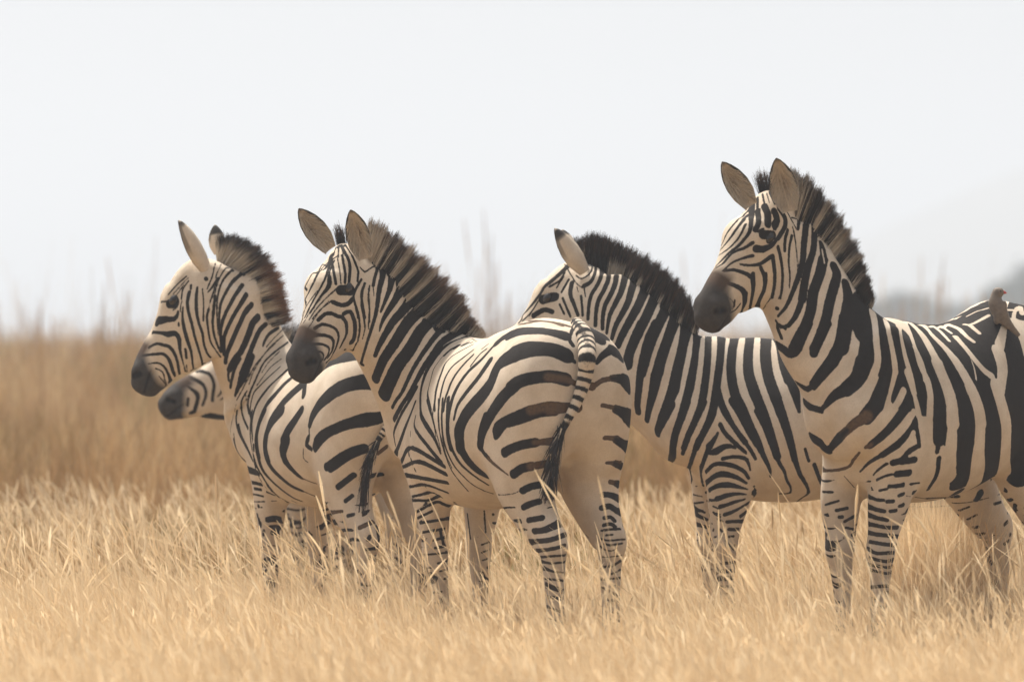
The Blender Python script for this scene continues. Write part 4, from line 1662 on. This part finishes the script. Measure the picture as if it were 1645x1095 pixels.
def build_ribbons(name, sets, mat, label=None):
    V, F, T, o = [], [], [], 0
    for v, f, t in sets:
        V.append(v); F.append(f + o); T.append(t); o += len(v)
    me = mesh_from(name, np.concatenate(V), np.concatenate(F), True)
    attr(me, 'tint', np.concatenate(T))
    ob = link(name, me, mat)
    return tag(ob, label, None, None, 'stuff')

def value_noise(x, y, scale, seed):
    r = np.random.default_rng(seed); G = r.random((64, 64))
    u, v = x / scale + 1000, y / scale + 1000
    i, j = np.floor(u).astype(int), np.floor(v).astype(int); fu, fv = u - i, v - j
    fu, fv = fu * fu * (3 - 2 * fu), fv * fv * (3 - 2 * fv)
    g = lambda a, b: G[a % 64, b % 64]
    return (g(i, j) * (1 - fu) + g(i + 1, j) * fu) * (1 - fv) + (g(i, j + 1) * (1 - fu) + g(i + 1, j + 1) * fu) * fv

def scatter(n, y0, y1, margin=0.5, power=1.0, beyond=0.0):
    y = y0 + (y1 - y0) * rng.random(n) ** power
    half = y * W_PX / 2 / F_PX * 1.12 + margin
    x = (rng.random(n) * 2 - 1) * half
    if beyond:                                                     # only the strips on either side of what the lens takes in
        x = np.sign(x) * (half + beyond * rng.random(n) ** 1.3)
    return x, y

# ground: one sheet to the horizon
gm = Nodes('dry_ground')
gc = gm.mix(gm.remap(gm.noise(0.35, 5), 0.35, 0.65), (0.30, 0.21, 0.11), (0.20, 0.135, 0.07))
gc = gm.mix(gm.remap(gm.noise(25, 4), 0.3, 0.7, 0, 0.6), gc, (0.40, 0.30, 0.17))
gm.bump(gm.noise(30, 5), 0.6, 0.05)
gm.set(Base_Color=gc, Roughness=1.0, Specular_IOR_Level=0.05)
ground = link('ground', mesh_from('ground', [(-2200, -10, 0), (2200, -10, 0), (2200, 6500, 0), (-2200, 6500, 0)], np.array([[0, 1, 2, 3]])), gm.mat)
tag(ground, None, None, None, 'structure')

STRAW = leaf_material('straw', [(0.40, 0.275, 0.15), (0.66, 0.49, 0.295), (0.77, 0.615, 0.40), (0.85, 0.725, 0.52)], 0.40)
BROWN = leaf_material('dry_brush', [(0.17, 0.18, 0.05), (0.28, 0.160, 0.068), (0.45, 0.275, 0.122), (0.62, 0.45, 0.25)], 0.30)

def straw_set(n, y0, y1, hmin, hmax, wmin, wmax, K=4, power=1.0, beyond=0.0):
    x, y = scatter(n, y0, y1, 0.6, power, beyond)
    # tussocks: pull the stems towards clump centres
    cx, cy = np.round(x / 0.21 + 0.35 * np.sin(y * 7)) * 0.21, np.round(y / 0.23 + 0.35 * np.sin(x * 9)) * 0.23
    k = 0.55 * rng.random(n)
    x, y = x * (1 - k) + (cx + rng.normal(0, 0.05, n)) * k, y * (1 - k) + (cy + rng.normal(0, 0.05, n)) * k
    hn = value_noise(x, y, 0.9, 3) * 0.6 + value_noise(x, y, 0.3, 4) * 0.4
    h = (hmin + (hmax - hmin) * rng.random(n)) * (0.72 + 0.5 * hn)
    lean = np.abs(rng.normal(0.50, 0.40, n))
    th = rng.normal(math.pi, 1.5, n)                              # the wind lays them to the left
    ld = np.stack([np.cos(th), np.sin(th)], -1)
    tint = np.clip(0.52 + 0.5 * (value_noise(x, y, 1.3, 5) - 0.5) + rng.normal(0, 0.22, n), 0, 1)
    return ribbons(np.stack([x, y, np.zeros(n)], -1), h, lean, ld, wmin + (wmax - wmin) * rng.random(n), rng.normal(0, 0.8, n), tint, K)

def seed_stems(n, y0, y1, hmin, hmax, margin=0.4, xy=None, w=0.002, headw=0.0085):
    x, y = scatter(n, y0, y1, margin) if xy is None else xy
    n = len(x)
    h = hmin + (hmax - hmin) * rng.random(n) ** 1.6
    lean = np.abs(rng.normal(0.42, 0.32, n)); th = rng.normal(math.pi, 1.1, n)
    ld = np.stack([np.cos(th), np.sin(th)], -1)
    tint = np.clip(rng.normal(0.78, 0.15, n), 0, 1)
    b = np.stack([x, y, np.zeros(n)], -1)
    hw = headw * (0.6 + 0.8 * rng.random(n))
    f = rng.normal(0, 0.5, n)
    one = ribbons(b, h, lean, ld, np.full(n, w), f, tint, 14, 0.5, hw)
    two = ribbons(b, h, lean, ld, np.full(n, w), f + math.pi / 2, tint, 14, 0.5, hw)
    return [one, two]

sets = [straw_set(240000, 18.0, 24.5, 0.06, 0.185, 0.0011, 0.0030), straw_set(190000, 24.5, 36.0, 0.08, 0.27, 0.0012, 0.0034, 4, 1.7)]
sets += [straw_set(70000, 16.0, 36.0, 0.08, 0.26, 0.0018, 0.004, 4, 1.0, 3.5), straw_set(45000, 15.0, 18.0, 0.05, 0.18, 0.0016, 0.0034)]
sets += seed_stems(17000, 18.2, 24.5, 0.10, 0.32, headw=0.0045)
sets += seed_stems(13000, 24.5, 34.0, 0.16, 0.55, headw=0.006)
sets += seed_stems(1900, 20.5, 24.2, 0.22, 0.60, w=0.0017, headw=0.0042)
sets += seed_stems(110, 21.5, 24.0, 0.45, 0.80)
# a thick tussock behind the tall zebra's forelegs
tx, ty = rng.normal(1.71, 0.10, 6500), rng.normal(25.05, 0.12, 6500)
tl = np.abs(rng.normal(0.22, 0.18, 6500)); tt = rng.random(6500) * 6.283
sets.append(ribbons(np.stack([tx, ty, np.zeros(6500)], -1), 0.26 + 0.38 * rng.random(6500), tl, np.stack([np.cos(tt), np.sin(tt)], -1), np.full(6500, 0.0032), rng.normal(0, 0.6, 6500), np.clip(rng.normal(0.58, 0.2, 6500), 0, 1), 4))
build_ribbons('straw_grass', sets, STRAW, 'pale straw-coloured dry grass with feathery seed heads')

# browner, taller growth behind the herd, out to the horizon
def brush_set(n, y0, y1, hmin, hmax, wmin, wmax, power=1.0, beyond=0.0):
    x, y = scatter(n, y0, y1, 2.0, power, beyond)
    c = value_noise(x, y, 1.4, 11)
    h = (hmin + (hmax - hmin) * rng.random(n)) * (0.30 + 0.8 * c ** 1.6 + 0.5 * value_noise(x, y, 0.35, 18))
    lean = np.abs(rng.normal(0.25, 0.3, n)); th = rng.random(n) * 6.283
    green = value_noise(x, y, 1.5, 17) > 0.88
    tint = np.where(green, 0.08 * rng.random(n), np.clip(0.12 + 1.2 * (value_noise(x, y, 0.45, 12) - 0.5) + 1.0 * (value_noise(x, y, 1.5, 14) - 0.5) + 0.4 * value_noise(x, y, 4.0, 13) + 0.25 + rng.normal(0, 0.12, n), 0.22, 1))
    return ribbons(np.stack([x, y, np.zeros(n)], -1), h, lean, np.stack([np.cos(th), np.sin(th)], -1), wmin + (wmax - wmin) * rng.random(n), rng.normal(0, 0.9, n), tint, 4, 0.3)
sets = [brush_set(60000, 28.0, 36, 0.14, 0.40, 0.004, 0.010), brush_set(90000, 35, 55, 0.30, 0.75, 0.005, 0.014), brush_set(9000, 44, 90, 0.8, 1.75, 0.004, 0.008), brush_set(90000, 55, 110, 0.4, 1.05, 0.010, 0.030), brush_set(60000, 110, 300, 0.5, 1.3, 0.03, 0.08, 1.3), brush_set(40000, 32, 110, 0.35, 0.9, 0.010, 0.026, 1.2, 14.0)]
build_ribbons('dry_brush', sets, BROWN, 'brown knee-high dry grass covering the plain behind the herd')

# a few tall stalks that stand against the sky
def stalks(px_list):
    out = []
    for (x, top, dist, n, spread) in px_list:
        p = px(x, top, dist)
        xs, ys = p[0] + rng.normal(0, spread, n), dist + rng.normal(0, 0.6, n)
        h = p[2] * (0.72 + 0.28 * rng.random(n))
        b = np.stack([xs, ys, np.zeros(n)], -1)
        lean, th = np.abs(rng.normal(0.05, 0.05, n)), rng.random(n) * 6.283
        tint = np.clip(rng.normal(0.6, 0.2, n), 0.3, 1)
        for f in (0, math.pi / 2):
            out.append(ribbons(b, h, lean, np.stack([np.cos(th), np.sin(th)], -1), np.full(n, 0.004), np.full(n, f) + rng.normal(0, .3, n), tint, 16, 0.5, np.full(n, 0.009)))
    return out
build_ribbons('tall_grass', stalks([(790, 318, 52, 7, 0.06), (800, 420, 50, 10, 0.18), (205, 405, 50, 7, 0.12), (225, 455, 50, 16, 0.35), (120, 470, 55, 18, 0.5), (1445, 365, 55, 4, 0.15), (1520, 375, 55, 6, 0.12),
              (1590, 440, 50, 8, 0.4), (760, 450, 50, 12, 0.3), (650, 480, 52, 14, 0.8), (40, 480, 55, 18, 0.6), (1420, 450, 52, 14, 0.4), (1110, 390, 56, 2, 0.05), (840, 460, 52, 10, 0.3)]), BROWN, 'tall thin grass stalks standing above the plain')

# trees far off at the right
CROWN = leaf_material('far_leaves', [(0.035, 0.050, 0.022), (0.060, 0.075, 0.032), (0.085, 0.095, 0.045)], 0.25)
bark = Nodes('bark'); BARK = bark.set(Base_Color=(0.10, 0.075, 0.055), Roughness=0.9)
def far_tree(x, dist, top, width, label, seed):
    r = np.random.default_rng(seed)
    p = px(x, top, dist); H = p[2]; R = width * dist / F_PX / 2
    o = bpy.data.objects.new('tree', None); scene.collection.objects.link(o); o.location = (p[0], dist, 0)
    tag(o, label, 'tree', 'trees far off across the plain')
    c = [(0, 0, -0.1), (0.04 * R, 0, H * 0.3), (-0.03 * R, 0.02, H * 0.55), (0.05 * R, 0, H * 0.8)]
    tr = [(Loft(np.array(c) , np.array([1.0, 0, 0]), [H * .05, H * .04, H * .028, H * .012], [H * .05, H * .04, H * .028, H * .012]), 0.05, 1)]
    for q in range(5):
        th = r.random() * 6.28; z0 = H * (0.3 + 0.3 * r.random())
        e = np.array([np.cos(th) * R * 0.7, np.sin(th) * R * 0.5, z0 + H * 0.25])
        tr.append((Loft([np.array([0, 0, z0]), e * 0.5 + np.array([0, 0, z0 * 0.5]), e], np.array([0.3, 0.2, 1.0]), [H * .022, H * .016, H * .008], [H * .022, H * .016, H * .008]), 0.05, 1))
    V, F = skin(tr, H * 0.012 + 0.02)
    t = link('trunk', mesh_from('trunk', V, F), BARK); t.parent = o
    n = 6500
    cl = r.normal(0, 1, (26, 3)); cl = cl / np.linalg.norm(cl, axis=1)[:, None] * (0.35 + 0.6 * r.random((26, 1)))
    k = r.integers(0, 26, n)
    P = cl[k] * np.array([R, R * 0.8, H * 0.33]) + r.normal(0, 1, (n, 3)) * np.array([R, R, H * 0.4]) * 0.13 + np.array([0, 0, H * 0.60])
    P[:, 2] = np.clip(P[:, 2], H * 0.12, H)
    a, b = unit(r.normal(0, 1, (n, 3))), unit(r.normal(0, 1, (n, 3))); s = H * 0.022 * (0.6 + 0.8 * r.random((n, 1)))
    V = np.stack([P - a * s, P + b * s, P + a * s, P - b * s], 1).reshape(-1, 3); F = np.arange(4 * n).reshape(n, 4)
    me = mesh_from('crown', V, F, False); attr(me, 'tint', np.repeat(np.clip(r.random(26)[k] + r.normal(0, .2, n), 0, 1), 4))
    cr = link('crown', me, CROWN); cr.parent = o
for q in [(1450, 430, 458, 150, 'low grey bush far off, just right of the tallest zebra\'s mane', 1), (1545, 460, 466, 130, 'low far bush left of the bird', 2),
          (1655, 400, 415, 150, 'tallest far tree at the right edge, above the bird', 3), (1610, 470, 450, 110, 'far rounded bush just behind the bird', 4)]:
    far_tree(*q)

# a faint hill
def hill():
    nx, ny = 60, 14
    X = np.linspace(-750, 1050, nx); Y = np.linspace(1700, 2470, ny)
    g = np.stack(np.meshgrid(X, Y, indexing='ij'), -1)
    prof = np.interp(g[..., 0], [-750, 50, 105, 175, 270, 450, 1050], [0, 0, 30, 63, 78, 87, 60])
    z = prof * np.sin(np.pi * np.clip((g[..., 1] - 1700) / 770, 0, 1)) ** 0.8 + 3 * value_noise(g[..., 0], g[..., 1], 90, 9) - 3.4
    V = np.concatenate([g, z[..., None]], -1).reshape(-1, 3)
    i = np.arange(nx * ny).reshape(nx, ny)
    F = np.stack([i[:-1, :-1], i[1:, :-1], i[1:, 1:], i[:-1, 1:]], -1).reshape(-1, 4)
    m = Nodes('hill_scrub'); m.set(Base_Color=m.mix(m.noise(0.05, 4), (0.10, 0.10, 0.06), (0.22, 0.17, 0.09)), Roughness=1.0)
    tag(link('hill', mesh_from('hill', V, F), m.mat), None, None, None, 'structure')
hill()

# the dusty air
HAZE = 0.0014
hz = bpy.data.materials.new('haze'); hz.use_nodes = True
hn, hl = hz.node_tree.nodes, hz.node_tree.links
hn.clear()
ho, hv = hn.new('ShaderNodeOutputMaterial'), hn.new('ShaderNodeVolumePrincipled')
hv.inputs['Color'].default_value = (0.88, 0.93, 1.0, 1); hv.inputs['Density'].default_value = HAZE; hv.inputs['Anisotropy'].default_value = 0.2
hl.new(hv.outputs[0], ho.inputs['Volume'])
x0, x1, y0, y1, z0, z1 = -2300, 2300, -20, 5300, -5.0, 95.0
hb_v = [(x, y, z) for z in (z0, z1) for x, y in ((x0, y0), (x1, y0), (x1, y1), (x0, y1))]
hb_f = np.array([[3, 2, 1, 0], [4, 5, 6, 7], [0, 1, 5, 4], [1, 2, 6, 5], [2, 3, 7, 6], [3, 0, 4, 7]])
tag(link('haze', mesh_from('haze', hb_v, hb_f, False), hz), None, None, None, 'stuff')
